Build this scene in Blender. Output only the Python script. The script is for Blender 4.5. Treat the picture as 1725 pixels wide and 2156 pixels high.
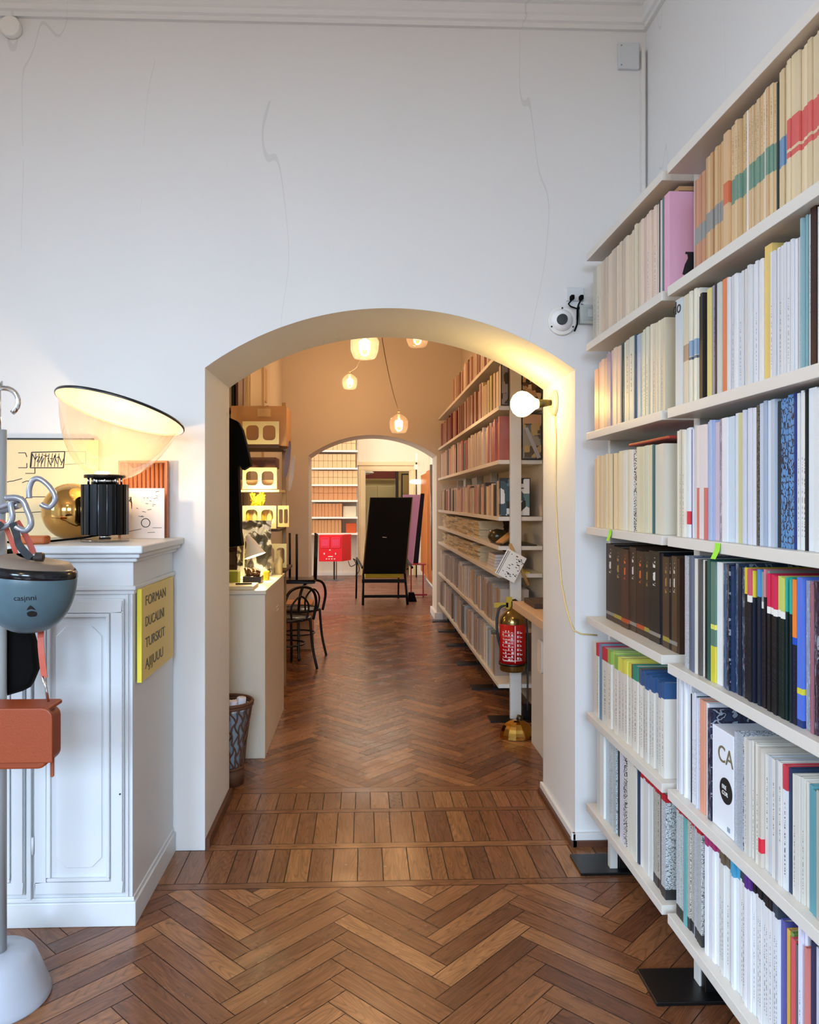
import bpy, bmesh, math, random
from math import sin, cos, pi, radians, sqrt, atan2
from mathutils import Vector, Matrix, Euler
random.seed(7)
for o in list(bpy.data.objects): bpy.data.objects.remove(o)
S = bpy.context.scene
COL = S.collection
# ---------------------------------------------------------------- camera, world, lights, exposure
cd = bpy.data.cameras.new('camera'); cam = bpy.data.objects.new('camera', cd); COL.objects.link(cam)
cd.sensor_fit = 'VERTICAL'; cd.sensor_height = 36; cd.sensor_width = 36*1725/2156
cd.lens = 1600/2156*36; cd.shift_x = 41.5/2156; cd.shift_y = -23/2156
cam.location = (0, 0, 1.5); cam.rotation_euler = (pi/2, 0, -radians(2)); cd.clip_start = .05
S.camera = cam
S.view_settings.view_transform = 'Standard'; S.view_settings.look = 'None'
S.view_settings.gamma = 1; S.view_settings.use_curve_mapping = False
S.view_settings.exposure = 0.56
wd = bpy.data.worlds.new('world'); S.world = wd; wd.use_nodes = True
wd.node_tree.nodes['Background'].inputs[0].default_value = (.75, .87, 1, 1)
wd.node_tree.nodes['Background'].inputs[1].default_value = .6
def area(loc, rot, sx, sy, power, col):
    l = bpy.data.lights.new('area_light', 'AREA'); l.shape = 'RECTANGLE'; l.size = sx; l.size_y = sy
    l.energy = power; l.color = col
    o = bpy.data.objects.new('area_light', l); COL.objects.link(o); o.location = loc; o.rotation_euler = rot
    return o
DAY = (.58, .77, 1.0)
area((-1.05, -6.2, 3.7), (pi/2, 0, 0), 6.5, 3.0, 1850, DAY)      # stand-in for open sky outside two tall unseen windows behind the camera
area((-6.4, 1.0, 3.5), (pi/2, 0, -pi/2), 4.5, 3.0, 560, DAY)      # stand-in for open sky outside the unseen window in the left wall
area((-2.3, 12.4, 1.8), (pi/2, 0, -pi/2), 2.2, 2.6, 90, (1, .95, .88)) # added light at an unseen window of the far room
area((.2, 13.0, 3.65), (0, 0, 0), 1.2, 2.5, 55, (1, .88, .74))     # added overhead to brighten the far room, no light panel there
area((.6, 16.6, 3.3), (0, 0, 0), 1.2, .5, 22, (1, .86, .68))       # light of the room past the door
# ---------------------------------------------------------------- helpers
def lin(c):
    if isinstance(c, str): c = [int(c[i:i+2], 16)/255 for i in (0, 2, 4)]
    return tuple(((x+.055)/1.055)**2.4 if x > .04045 else x/12.92 for x in c)
MC = {}
def M(name, col=None, rough=.5, metal=0, emit=0, ecol=None, bump=0, bscale=60, vary=0, alpha=None, coat=0, trans=0):
    if name in MC: return MC[name]
    m = bpy.data.materials.new(name); m.use_nodes = True; MC[name] = m
    nt = m.node_tree; b = nt.nodes['Principled BSDF']; c = lin(col)
    b.inputs['Base Color'].default_value = (*c, 1); b.inputs['Roughness'].default_value = rough
    b.inputs['Metallic'].default_value = metal; b.inputs['Coat Weight'].default_value = coat
    if emit:
        b.inputs['Emission Color'].default_value = (*lin(ecol or col), 1); b.inputs['Emission Strength'].default_value = emit
    if bump or vary:
        tc = nt.nodes.new('ShaderNodeTexCoord'); n = nt.nodes.new('ShaderNodeTexNoise')
        n.inputs['Scale'].default_value = bscale; n.inputs['Detail'].default_value = 5
        nt.links.new(tc.outputs['Object'], n.inputs['Vector'])
        if bump:
            bu = nt.nodes.new('ShaderNodeBump'); bu.inputs['Strength'].default_value = bump; bu.inputs['Distance'].default_value = .01
            nt.links.new(n.outputs['Fac'], bu.inputs['Height']); nt.links.new(bu.outputs['Normal'], b.inputs['Normal'])
        if vary:
            mr = nt.nodes.new('ShaderNodeMapRange'); mr.inputs['To Min'].default_value = 1-vary; mr.inputs['To Max'].default_value = 1+vary
            mx = nt.nodes.new('ShaderNodeMix'); mx.data_type = 'RGBA'; mx.blend_type = 'MULTIPLY'; mx.inputs[0].default_value = 1
            nt.links.new(n.outputs['Fac'], mr.inputs['Value']); mx.inputs[6].default_value = (*c, 1)
            nt.links.new(mr.outputs[0], mx.inputs[7]); nt.links.new(mx.outputs[2], b.inputs['Base Color'])
    return m
def glass(name, col, dens, rough=.03, fres=.08):
    """thin glass: mostly clear, slightly tinted, with a reflection"""
    if name in MC: return MC[name]
    m = bpy.data.materials.new(name); m.use_nodes = True; MC[name] = m; nt = m.node_tree; nt.nodes.clear()
    out = nt.nodes.new('ShaderNodeOutputMaterial'); t = nt.nodes.new('ShaderNodeBsdfTransparent')
    t.inputs[0].default_value = (*lin(col), 1)
    tl = nt.nodes.new('ShaderNodeBsdfTranslucent'); tl.inputs[0].default_value = (*lin(col), 1)
    g = nt.nodes.new('ShaderNodeBsdfGlossy'); g.inputs['Roughness'].default_value = rough
    lw = nt.nodes.new('ShaderNodeLayerWeight'); lw.inputs[0].default_value = .25
    ma = nt.nodes.new('ShaderNodeMath'); ma.operation = 'MULTIPLY_ADD'; ma.inputs[1].default_value = .55; ma.inputs[2].default_value = fres
    nt.links.new(lw.outputs['Facing'], ma.inputs[0])
    m1 = nt.nodes.new('ShaderNodeMixShader'); m1.inputs[0].default_value = dens
    m2 = nt.nodes.new('ShaderNodeMixShader')
    nt.links.new(t.outputs[0], m1.inputs[1]); nt.links.new(tl.outputs[0], m1.inputs[2])
    nt.links.new(ma.outputs[0], m2.inputs[0]); nt.links.new(m1.outputs[0], m2.inputs[1]); nt.links.new(g.outputs[0], m2.inputs[2])
    nt.links.new(m2.outputs[0], out.inputs[0])
    return m
class B:
    """collects shapes, becomes one mesh"""
    def __init__(s): s.v = []; s.f = []; s.sm = []; s.mi = []; s.m = 0
    def face(s, pts, smooth=False):
        n = len(s.v); s.v += [tuple(p) for p in pts]; s.f.append(tuple(range(n, n+len(pts)))); s.sm.append(smooth); s.mi.append(s.m)
    def grid(s, rows, close=False, smooth=True, closev=False):
        n = len(s.v); R = len(rows); C_ = len(rows[0])
        for r in rows: s.v += [tuple(p) for p in r]
        for i in range(R if closev else R-1):
            for j in range(C_ if close else C_-1):
                a = n+i*C_+j; b = n+i*C_+(j+1) % C_; i2 = (i+1) % R; c = n+i2*C_+(j+1) % C_; d = n+i2*C_+j
                s.f.append((a, b, c, d)); s.sm.append(smooth); s.mi.append(s.m)
    def box(s, x0, x1, y0, y1, z0, z1):
        n = len(s.v)
        s.v += [(x, y, z) for z in (z0, z1) for y in (y0, y1) for x in (x0, x1)]
        for q in ((0, 2, 3, 1), (4, 5, 7, 6), (0, 1, 5, 4), (2, 6, 7, 3), (0, 4, 6, 2), (1, 3, 7, 5)):
            s.f.append(tuple(n+i for i in q)); s.sm.append(False); s.mi.append(s.m)
        return s
    def tube(s, pts, r, seg=10, caps=True):
        pts = [Vector(p) for p in pts]; rows = []; up = None
        for i, p in enumerate(pts):
            t = (pts[min(i+1, len(pts)-1)]-pts[max(i-1, 0)]).normalized()
            if up is None: up = Vector((0, 0, 1)) if abs(t.z) < .9 else Vector((1, 0, 0))
            a = t.cross(up).normalized(); b_ = a.cross(t).normalized(); up = b_
            rr = r[i] if isinstance(r, (list, tuple)) else r
            rows.append([p+a*rr*cos(2*pi*k/seg)+b_*rr*sin(2*pi*k/seg) for k in range(seg)])
        s.grid(rows, close=True)
        if caps: s.face(rows[0][::-1]); s.face(rows[-1])
        return s
    def lathe(s, prof, c=(0, 0, 0), seg=32, sx=1, sy=1, smooth=True):
        s.grid([[(c[0]+sx*r*cos(2*pi*k/seg), c[1]+sy*r*sin(2*pi*k/seg), c[2]+z) for k in range(seg)] for r, z in prof], close=True, smooth=smooth)
        return s
    def cyl(s, p, q, r, seg=16): return s.tube([p, q], r, seg)
    def ext(s, poly, axis, a, b_):
        """polygon of (u,v) extruded along axis from a to b"""
        def P(u, v, w): return {'x': (w, u, v), 'y': (u, w, v), 'z': (u, v, w)}[axis]
        s.face([P(u, v, a) for u, v in poly]); s.face([P(u, v, b_) for u, v in poly][::-1])
        for i in range(len(poly)):
            (u0, v0), (u1, v1) = poly[i], poly[(i+1) % len(poly)]
            s.face([P(u0, v0, a), P(u0, v0, b_), P(u1, v1, b_), P(u1, v1, a)])
        return s
WL = {}
def wloc(o): return WL.get(o.name, Vector((0, 0, 0)))
def obj(name, b, mat, parent=None, bev=0, local=False, label=None, cat=None, group=None, kind=None, org=None, seg=2, sub=0, rot=None):
    me = bpy.data.meshes.new(name)
    if local: off = Vector((0, 0, 0))
    elif parent is not None: off = wloc(parent)
    elif org is not None: off = Vector(org)
    else:
        xs = [v[0] for v in b.v]; ys = [v[1] for v in b.v]; zs = [v[2] for v in b.v]
        off = Vector(((min(xs)+max(xs))/2, (min(ys)+max(ys))/2, min(zs)))
    me.from_pydata([tuple(Vector(v)-off) for v in b.v], [], b.f)
    bm = bmesh.new(); bm.from_mesh(me)
    for f, sm, mi in zip(bm.faces, b.sm, b.mi): f.smooth = sm; f.material_index = mi
    bmesh.ops.remove_doubles(bm, verts=bm.verts, dist=1e-6)
    bmesh.ops.recalc_face_normals(bm, faces=bm.faces); bm.to_mesh(me); bm.free()
    for m in (mat if isinstance(mat, (list, tuple)) else [mat]): me.materials.append(m)
    o = bpy.data.objects.new(name, me); COL.objects.link(o)
    if parent is not None: o.parent = parent; WL[o.name] = off if not local else Vector((0, 0, 0))
    else: o.location = off; WL[o.name] = off
    if parent is not None and not local: o.location = (0, 0, 0)
    if rot: o.rotation_euler = rot
    if bev:
        md = o.modifiers.new('bevel', 'BEVEL'); md.width = bev; md.segments = seg; md.limit_method = 'ANGLE'
    if sub: md = o.modifiers.new('subd', 'SUBSURF'); md.levels = sub; md.render_levels = sub
    if label: o['label'] = label
    if cat: o['category'] = cat
    if group: o['group'] = group
    if kind: o['kind'] = kind
    return o
def thing(name, label, cat, loc, group=None, rot=(0, 0, 0)):
    o = bpy.data.objects.new(name, None); COL.objects.link(o); o.empty_display_size = .1
    o.location = loc; o.rotation_euler = rot; WL[o.name] = Vector(loc)
    o['label'] = label; o['category'] = cat
    if group: o['group'] = group
    return o
def struct(name, b, mat, bev=0, kind='structure'): return obj(name, b, mat, None, bev, kind=kind, org=(0, 0, 0))
def text(name, body, size, loc, rot, mat, parent, ext=.0006, sx=1, align='LEFT', shear=0):
    cu = bpy.data.curves.new(name, 'FONT'); cu.body = body; cu.size = size; cu.extrude = ext; cu.align_x = align; cu.shear = shear
    t = bpy.data.objects.new(name, cu); COL.objects.link(t)
    dg = bpy.context.evaluated_depsgraph_get(); me = bpy.data.meshes.new_from_object(t.evaluated_get(dg))
    bpy.data.objects.remove(t)
    me.materials.clear(); me.materials.append(mat)
    o = bpy.data.objects.new(name, me); COL.objects.link(o); o.parent = parent
    o.location = Vector(loc)-(wloc(parent)); o.rotation_euler = rot; o.scale = (sx, 1, 1)
    return o
def copy_tree(o, parent=None):
    c = o.copy(); COL.objects.link(c)
    if parent is not None: c.parent = parent
    for ch in [x for x in bpy.data.objects if x.parent == o]: copy_tree(ch, c)
    return c
# unseen globe added behind the camera to warm the upper walls, built further down
# ---------------------------------------------------------------- materials
def wall_mat(name, col):
    m = M(name, col, .85, bump=.12, bscale=3, vary=.02); nt = m.node_tree; N = nt.nodes.new; L = nt.links.new; b = nt.nodes['Principled BSDF']
    src = b.inputs['Base Color'].links[0].from_socket; tc = N('ShaderNodeTexCoord'); mp = N('ShaderNodeMapping'); mp.inputs['Scale'].default_value = (1.5, 1.5, .28); L(tc.outputs['Object'], mp.inputs[0])
    n = N('ShaderNodeTexNoise'); n.inputs['Scale'].default_value = 1; n.inputs['Detail'].default_value = 3; L(mp.outputs[0], n.inputs['Vector'])
    q = N('ShaderNodeTexNoise'); q.inputs['Scale'].default_value = .7; L(tc.outputs['Object'], q.inputs['Vector'])
    c = N('ShaderNodeMath'); c.operation = 'COMPARE'; c.inputs[1].default_value = .5; c.inputs[2].default_value = .0011; L(n.outputs['Fac'], c.inputs[0])
    g = N('ShaderNodeMath'); g.operation = 'GREATER_THAN'; g.inputs[1].default_value = .5; L(q.outputs['Fac'], g.inputs[0])
    k = N('ShaderNodeMath'); k.operation = 'MULTIPLY'; L(c.outputs[0], k.inputs[0]); L(g.outputs[0], k.inputs[1])
    k2 = N('ShaderNodeMath'); k2.operation = 'MULTIPLY'; k2.inputs[1].default_value = .16; L(k.outputs[0], k2.inputs[0])
    mx = N('ShaderNodeMix'); mx.data_type = 'RGBA'; L(k2.outputs[0], mx.inputs[0]); L(src, mx.inputs[6]); mx.inputs[7].default_value = (.2, .19, .17, 1); L(mx.outputs[2], b.inputs['Base Color'])
    return m
W1 = wall_mat('plaster_white', 'e2e1df')
W2 = wall_mat('plaster_cream', 'd8cdbd')
W3 = wall_mat('plaster_warm_white', 'e6dccb')
TR = M('trim_white', 'e2e0dc', .5)
WOODD = M('wood_dark', '5a3522', .5, vary=.3, bscale=30)
SHELF = M('shelf_offwhite', 'd9d3c9', .38)
SHW = M('metal_offwhite', 'd6d3cc', .4)
BLK = M('black_metal', '0c0c0d', .35)
BLKM = M('black_matte', '070707', .9)
CHR = M('chrome', 'd8d8d8', .12, 1)
BRASS = M('brass_polished', 'c79a4c', .12, 1)
PAGES = M('paper_pages', 'd8d3c6', .8, vary=.12, bscale=140)
CARD = M('cardboard', 'bf9163', .8, vary=.06, bscale=9)
CARDL = M('cardboard_light', 'd6b286', .8, vary=.06, bscale=9)
CARDD = M('cardboard_orange', 'c08a5e', .8, vary=.06, bscale=9)
WHITE = M('white_paint', 'e6e4de', .4)
INK = M('ink_black', '111111', .6)
def floor_mat(name, c1, c2, c3, rough=.3):
    m = bpy.data.materials.new(name); m.use_nodes = True; nt = m.node_tree; b = nt.nodes['Principled BSDF']; N = nt.nodes.new; L = nt.links.new
    uv = N('ShaderNodeUVMap'); uv.uv_map = 'uv'
    at = N('ShaderNodeAttribute'); at.attribute_name = 'pc'
    sep = N('ShaderNodeSeparateColor'); L(at.outputs['Color'], sep.inputs[0])
    mp = N('ShaderNodeMapping'); mp.inputs['Scale'].default_value = (3.2, 34, 1); L(uv.outputs[0], mp.inputs[0])
    n1 = N('ShaderNodeTexNoise'); n1.inputs['Scale'].default_value = 1.6; n1.inputs['Detail'].default_value = 6; n1.inputs['Distortion'].default_value = 1.4; L(mp.outputs[0], n1.inputs['Vector'])
    mp2 = N('ShaderNodeMapping'); mp2.inputs['Scale'].default_value = (1.7, 13, 1); L(uv.outputs[0], mp2.inputs[0])
    w = N('ShaderNodeTexNoise'); w.inputs['Scale'].default_value = 1; w.inputs['Detail'].default_value = 1; w.inputs['Roughness'].default_value = .3; L(mp2.outputs[0], w.inputs['Vector'])
    w1 = N('ShaderNodeMath'); w1.operation = 'MULTIPLY'; w1.inputs[1].default_value = 22; L(w.outputs['Fac'], w1.inputs[0])
    w2 = N('ShaderNodeMath'); w2.operation = 'PINGPONG'; w2.inputs[1].default_value = .5; L(w1.outputs[0], w2.inputs[0])
    cr = N('ShaderNodeValToRGB'); L(sep.outputs[0], cr.inputs[0])
    e = cr.color_ramp.elements; e[0].color = (*lin(c1), 1); e[1].color = (*lin(c3), 1); q = e.new(.5); q.color = (*lin(c2), 1)
    r2 = N('ShaderNodeMapRange'); r2.inputs['From Min'].default_value = .3; r2.inputs['From Max'].default_value = .75; r2.inputs['To Min'].default_value = .66; r2.inputs['To Max'].default_value = 1.16; L(n1.outputs['Fac'], r2.inputs['Value'])
    r3 = N('ShaderNodeMapRange'); r3.inputs['From Max'].default_value = .22; r3.inputs['To Min'].default_value = .70; r3.inputs['To Max'].default_value = 1; L(w2.outputs[0], r3.inputs['Value'])
    mu = N('ShaderNodeMath'); mu.operation = 'MULTIPLY'; L(r2.outputs[0], mu.inputs[0]); L(r3.outputs[0], mu.inputs[1])
    mx = N('ShaderNodeMix'); mx.data_type = 'RGBA'; mx.blend_type = 'MULTIPLY'; mx.inputs[0].default_value = 1
    L(cr.outputs[0], mx.inputs[6]); L(mu.outputs[0], mx.inputs[7]); L(mx.outputs[2], b.inputs['Base Color'])
    n2 = N('ShaderNodeTexNoise'); n2.inputs['Scale'].default_value = 5; n2.inputs['Detail'].default_value = 4
    tc = N('ShaderNodeTexCoord'); L(tc.outputs['Object'], n2.inputs['Vector'])
    r4 = N('ShaderNodeMapRange'); r4.inputs['To Min'].default_value = rough-.1; r4.inputs['To Max'].default_value = rough+.14; L(n2.outputs['Fac'], r4.inputs['Value']); L(r4.outputs[0], b.inputs['Roughness'])
    bu = N('ShaderNodeBump'); bu.inputs['Strength'].default_value = .06; bu.inputs['Distance'].default_value = .004
    L(n1.outputs['Fac'], bu.inputs['Height']); L(bu.outputs[0], b.inputs['Normal'])
    return m
FLM = floor_mat('oak_parquet', '6a4029', '875636', 'a87349', .24)
FLT = floor_mat('threshold_boards', '704730', '8a5a38', 'a37248', .2)
FL3 = floor_mat('parquet_reddish', '6e463a', '7e5548', '8c6458', .33)
for m_ in (BLKM, M('black_leather', '0a0706', .7), M('black_cotton', '030303', .95), M('lounge_black', '0d0b0a', .5), M('panel_black', '16101c', .5)): m_.node_tree.nodes['Principled BSDF'].inputs['Specular IOR Level'].default_value = .15
# ---------------------------------------------------------------- floor
def clip(poly, x0, x1, y0, y1):
    for ax, lim, sg in ((0, x0, 1), (0, x1, -1), (1, y0, 1), (1, y1, -1)):
        out = []
        for i in range(len(poly)):
            p, q = poly[i], poly[(i+1) % len(poly)]; dp = sg*(p[ax]-lim); dq = sg*(q[ax]-lim)
            if dp >= 0: out.append(p)
            if (dp >= 0) != (dq >= 0):
                t = dp/(dp-dq); out.append((p[0]+t*(q[0]-p[0]), p[1]+t*(q[1]-p[1])))
        poly = out
        if len(poly) < 3: return []
    return poly
class Planks:
    def __init__(s): s.v = []; s.f = []; s.uv = []; s.c = []
    def add(s, cx, cy, ux, uy, L, W, rect, gap=.0013, tone=None):
        vx, vy = -uy, ux; a = L/2-gap; b = W/2-gap
        poly = [(cx+ux*i+vx*j, cy+uy*i+vy*j) for i, j in ((-a, -b), (a, -b), (a, b), (-a, b))]
        poly = clip(poly, *rect)
        if not poly: return
        n = len(s.v); o = random.random()*40; o2 = random.random()*40
        s.v += [(x, y, 0) for x, y in poly]; s.f.append(tuple(range(n, n+len(poly))))
        s.uv += [((x-cx)*ux+(y-cy)*uy+o, (x-cx)*vx+(y-cy)*vy+o2) for x, y in poly]
        t = tone if tone is not None else min(1, max(0, random.gauss(.5, .27)))
        s.c += [(t, random.random(), 0, 1)]*len(poly)
    def herring(s, rect, L, W, xoff):
        r = 1/sqrt(2)
        for k in range(-70, 120):
            for m in range(-12, 12):
                for hv in (0, 1):
                    if hv == 0: x = k*W+L/2+m*L; y = k*W+W/2-m*L
                    else: x = k*W+W/2+m*L; y = k*W+W+L/2-m*L
                    X = (x-y)*r+xoff; Y = (x+y)*r+rect[2]
                    if not (rect[0]-.4 < X < rect[1]+.4 and rect[2]-.4 < Y < rect[3]+.4): continue
                    u = (r, r) if hv == 0 else (-r, r)
                    s.add(X, Y, u[0], u[1], L, W, rect)
    def boards(s, rect, w, along_y=True, jit=.25):
        x0, x1, y0, y1 = rect; p = x0 if along_y else y0; e = x1 if along_y else y1
        while p < e:
            ww = w*(1+random.uniform(-jit, jit))
            if along_y: s.add(p+ww/2, (y0+y1)/2, 0, 1, y1-y0+.0022, ww, rect, .0018)
            else: s.add((x0+x1)/2, p+ww/2, 1, 0, x1-x0, ww, rect)
            p += ww
    def build(s, name, mat, z=0.0):
        me = bpy.data.meshes.new(name); me.from_pydata([(x, y, z) for x, y, _ in s.v], [], s.f)
        vi = [me.loops[k].vertex_index for k in range(len(me.loops))]
        me.uv_layers.new(name='uv'); me.color_attributes.new('pc', 'FLOAT_COLOR', 'CORNER')
        me.uv_layers['uv'].uv.foreach_set('vector', [c for k in vi for c in s.uv[k]])
        me.color_attributes['pc'].data.foreach_set('color', [c for k in vi for c in s.c[k]])
        me.materials.append(mat); o = bpy.data.objects.new(name, me); COL.objects.link(o); o['kind'] = 'structure'; return o
p = Planks(); p.herring((-3.2, 1.24, -2.5, 2.955), .455, .076, .27)
p.herring((-1.9, 1.24, 3.985, 6.93), .42, .07, .02); p.herring((-1.9, 1.24, 6.98, 10.0), .42, .07, .1); p.build('floor', FLM)
p = Planks()
p.boards((-3.2, 1.24, 2.957, 3.0), .045, False, 0); p.boards((-3.2, 1.24, 3.002, 3.285), .085)
p.boards((-.68, .92, 3.287, 3.335), .05, False, 0); p.boards((-.68, .93, 3.337, 3.665), .085)
p.boards((-.69, .93, 3.667, 3.705), .04, False, 0); p.boards((-.69, .94, 3.707, 3.915), .085)
p.boards((-1.9, 1.24, 3.917, 3.983), .07, False, 0); p.boards((-1.9, 1.24, 6.93, 6.98), .05, False, 0)
p.build('floor', FLT)
p = Planks()
for yy in range(17):
    y = 10+yy*.48
    for k in range(5): p.boards((-2.2, 1.5, y+k*.096, y+k*.096+.096), .48, True, .3)
p.build('floor', FL3)
b = B().box(-3.4, 1.6, -2.8, 18.4, -.05, -.0015); struct('floor', b, M('floor_gaps', '1c110b', .7))
# ---------------------------------------------------------------- walls
def arch_wall(name, y0, y1, x0, x1, H, mat, ax0=-.68, ax1=.925, imp=2.073, rise=.263):
    b = B(); hw = (ax1-ax0)/2; cx = (ax0+ax1)/2; R = (hw*hw+rise*rise)/(2*rise)
    b.box(x0, ax0, y0, y1, 0, H); b.box(ax1, x1, y0, y1, 0, H)
    n = 40; pts = []
    a0 = math.asin(hw/R)
    for i in range(n+1):
        a = -a0+2*a0*i/n; pts.append((cx+R*sin(a), imp+rise-R+R*cos(a)))
    for y in (y0, y1):
        b.grid([[(x, y, z) for x, z in pts], [(x, y, H) for x, z in pts]], smooth=False)
    b.grid([[(x, y0, z) for x, z in pts], [(x, y1, z) for x, z in pts]], smooth=False)
    b.grid([[(x, y0, H) for x, z in pts], [(x, y1, H) for x, z in pts]], smooth=False)
    return struct(name, b, mat)
arch_wall('wall_front', 3.29, 3.88, -3.2, 1.24, 3.95, W1)
arch_wall('wall_middle', 9.6, 10.2, -2.2, 1.6, 3.95, W2, ax0=-.69, ax1=.93)
def wall_y(name, y0, y1, x0, x1, H, holes, mat):     # wall in a Y slab with rectangular holes (x0,x1,z0,z1)
    b = B(); xs = x0
    for hx0, hx1, z0, z1 in sorted(holes):
        b.box(xs, hx0, y0, y1, 0, H); b.box(hx0, hx1, y0, y1, z1, H)
        if z0 > 0: b.box(hx0, hx1, y0, y1, 0, z0)
        xs = hx1
    b.box(xs, x1, y0, y1, 0, H); return struct(name, b, mat)
wall_y('wall_back', -2.5, -2.3, -3.2, 1.24, 3.95, [(-2.65, -1.35, .1, 2.8), (-.75, .55, .1, 2.8)], W1)
b = B(); b.box(-3.3, -3.2, -2.5, .1, 0, 3.95); b.box(-3.3, -3.2, 1.9, 3.88, 0, 3.95); b.box(-3.3, -3.2, .1, 1.9, 0, .3); b.box(-3.3, -3.2, .1, 1.9, 3.1, 3.95)
struct('wall_left', b, W1)
struct('wall_right', B().box(1.24, 1.4, -2.5, 3.6, 0, 3.95), W1)
struct('wall_right', B().box(1.24, 1.4, 3.6, 9.7, 0, 3.95), W2)
b = B(); b.box(-2.0, -1.9, 3.88, 6.6, 0, 3.95); b.box(-2.0, -1.02, 6.6, 9.6, 0, 3.95); struct('wall_left', b, W2)
struct('ceiling', B().box(-3.4, 1.6, -2.6, 9.7, 3.95, 4.1), W1)
struct('ceiling', B().box(-2.4, 1.8, 9.7, 18.5, 3.8, 4.1), W3)
struct('wall_right', B().box(1.32, 1.5, 10.2, 18.4, 0, 3.95), W3)
b = B(); b.box(-2.3, -2.2, 10.2, 11.2, 0, 3.95); b.box(-2.3, -2.2, 13.6, 18.4, 0, 3.95); b.box(-2.3, -2.2, 11.2, 13.6, 0, .4); b.box(-2.3, -2.2, 11.2, 13.6, 3.2, 3.95)
struct('wall_left', b, W3)
wall_y('wall_far', 15.4, 15.55, -2.2, 1.6, 3.95, [(.045, .925, 0, 2.105)], W3)
struct('wall_far', B().box(-2.2, 1.6, 18.2, 18.4, 0, 3.95), M('ochre_wall', 'a8905c', .8))
# windows, all out of view; openings sized for the light they let in
wn = 0
def window(x0, x1, z0, z1, y, axis='y'):
    global wn; wn += 1
    b = B()
    def bx(a0, a1, c0, c1, d=.03):
        if axis == 'y': b.box(a0, a1, y-d, y+d, c0, c1)
        else: b.box(y-d, y+d, a0, a1, c0, c1)
    t = .06
    bx(x0, x0+t, z0, z1); bx(x1-t, x1, z0, z1); bx(x0, x1, z0, z0+t); bx(x0, x1, z1-t, z1); bx((x0+x1)/2-.03, (x0+x1)/2+.03, z0, z1); bx(x0, x1, z0+(z1-z0)*.7, z0+(z1-z0)*.7+.05)
    o = struct('window_%d' % wn, b, TR)
    g = B()
    if axis == 'y': g.box(x0, x1, y-.003, y+.003, z0, z1)
    else: g.box(y-.003, y+.003, x0, x1, z0, z1)
    q = obj('pane', g, glass('window_glass', 'ffffff', 0, fres=.0), o)
window(-2.65, -1.35, .1, 2.8, -2.4); window(-.75, .55, .1, 2.8, -2.4); window(.1, 1.9, .3, 3.1, -3.25, 'x'); window(11.2, 13.6, .4, 3.2, -2.25, 'x')
# cornice
def cornice(name, path, prof, mat):
    b = B(); rows = []
    n = len(path)
    for i, (x, y) in enumerate(path):
        # inward normal averaged
        d = []
        if i > 0: d.append(Vector((x-path[i-1][0], y-path[i-1][1])).normalized())
        if i < n-1: d.append(Vector((path[i+1][0]-x, path[i+1][1]-y)).normalized())
        ns = [Vector((v.y, -v.x)) for v in d]
        m = ns[0] if len(ns) == 1 else (ns[0]+ns[1])/(1+ns[0].dot(ns[1]))
        rows.append([(x+m.x*o, y+m.y*o, z) for o, z in prof])
    b.grid(rows, smooth=False); return struct(name, b, mat)
prof = [(0, 3.555), (.018, 3.555), (.018, 3.575), (.03, 3.58), (.034, 3.60), (.03, 3.615), (.03, 3.65), (.045, 3.655), (.06, 3.68), (.06, 3.70), (.085, 3.715), (.12, 3.75), (.15, 3.80), (.16, 3.85), (.2, 3.87), (.22, 3.95), (0, 3.95)]
cornice('trim_1', [(-3.2, 3.29), (1.24, 3.29), (1.24, -2.3)], prof, W1)
# arch bases: white skirting on a wooden foot
b = B(); b.box(.905, 1.24, 3.272, 3.29, .024, .055); b.box(.91, .925, 3.272, 3.89, .024, .055); struct('baseboard_right', b, TR, .003)
b = B(); b.box(.91, 1.24, 3.262, 3.29, 0, .024); b.box(.90, .925, 3.262, 3.89, 0, .024); struct('baseboard_right', b, WOODD)
b = B(); b.box(-.68, -.662, 3.30, 3.88, 0, .045); struct('baseboard_left', b, WOODD)
b = B(); b.box(.93, 1.01, 9.56, 9.6, 0, .09); b.box(.9, .93, 9.56, 10.2, 0, .09); struct('baseboard_middle', b, TR, .004)
b = B(); b.box(1.29, 1.32, 10.2, 15.4, 0, .16); b.box(-2.2, -.1, 15.37, 15.4, 0, .06); struct('baseboard_far', b, TR)
# conduit in corner
obj('cable_trunking', B().box(1.213, 1.228, 3.268, 3.289, 2.5, 3.47), TR, label='slim white vertical cable trunking in the corner under the ceiling moulding', cat='cable trunking')
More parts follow.
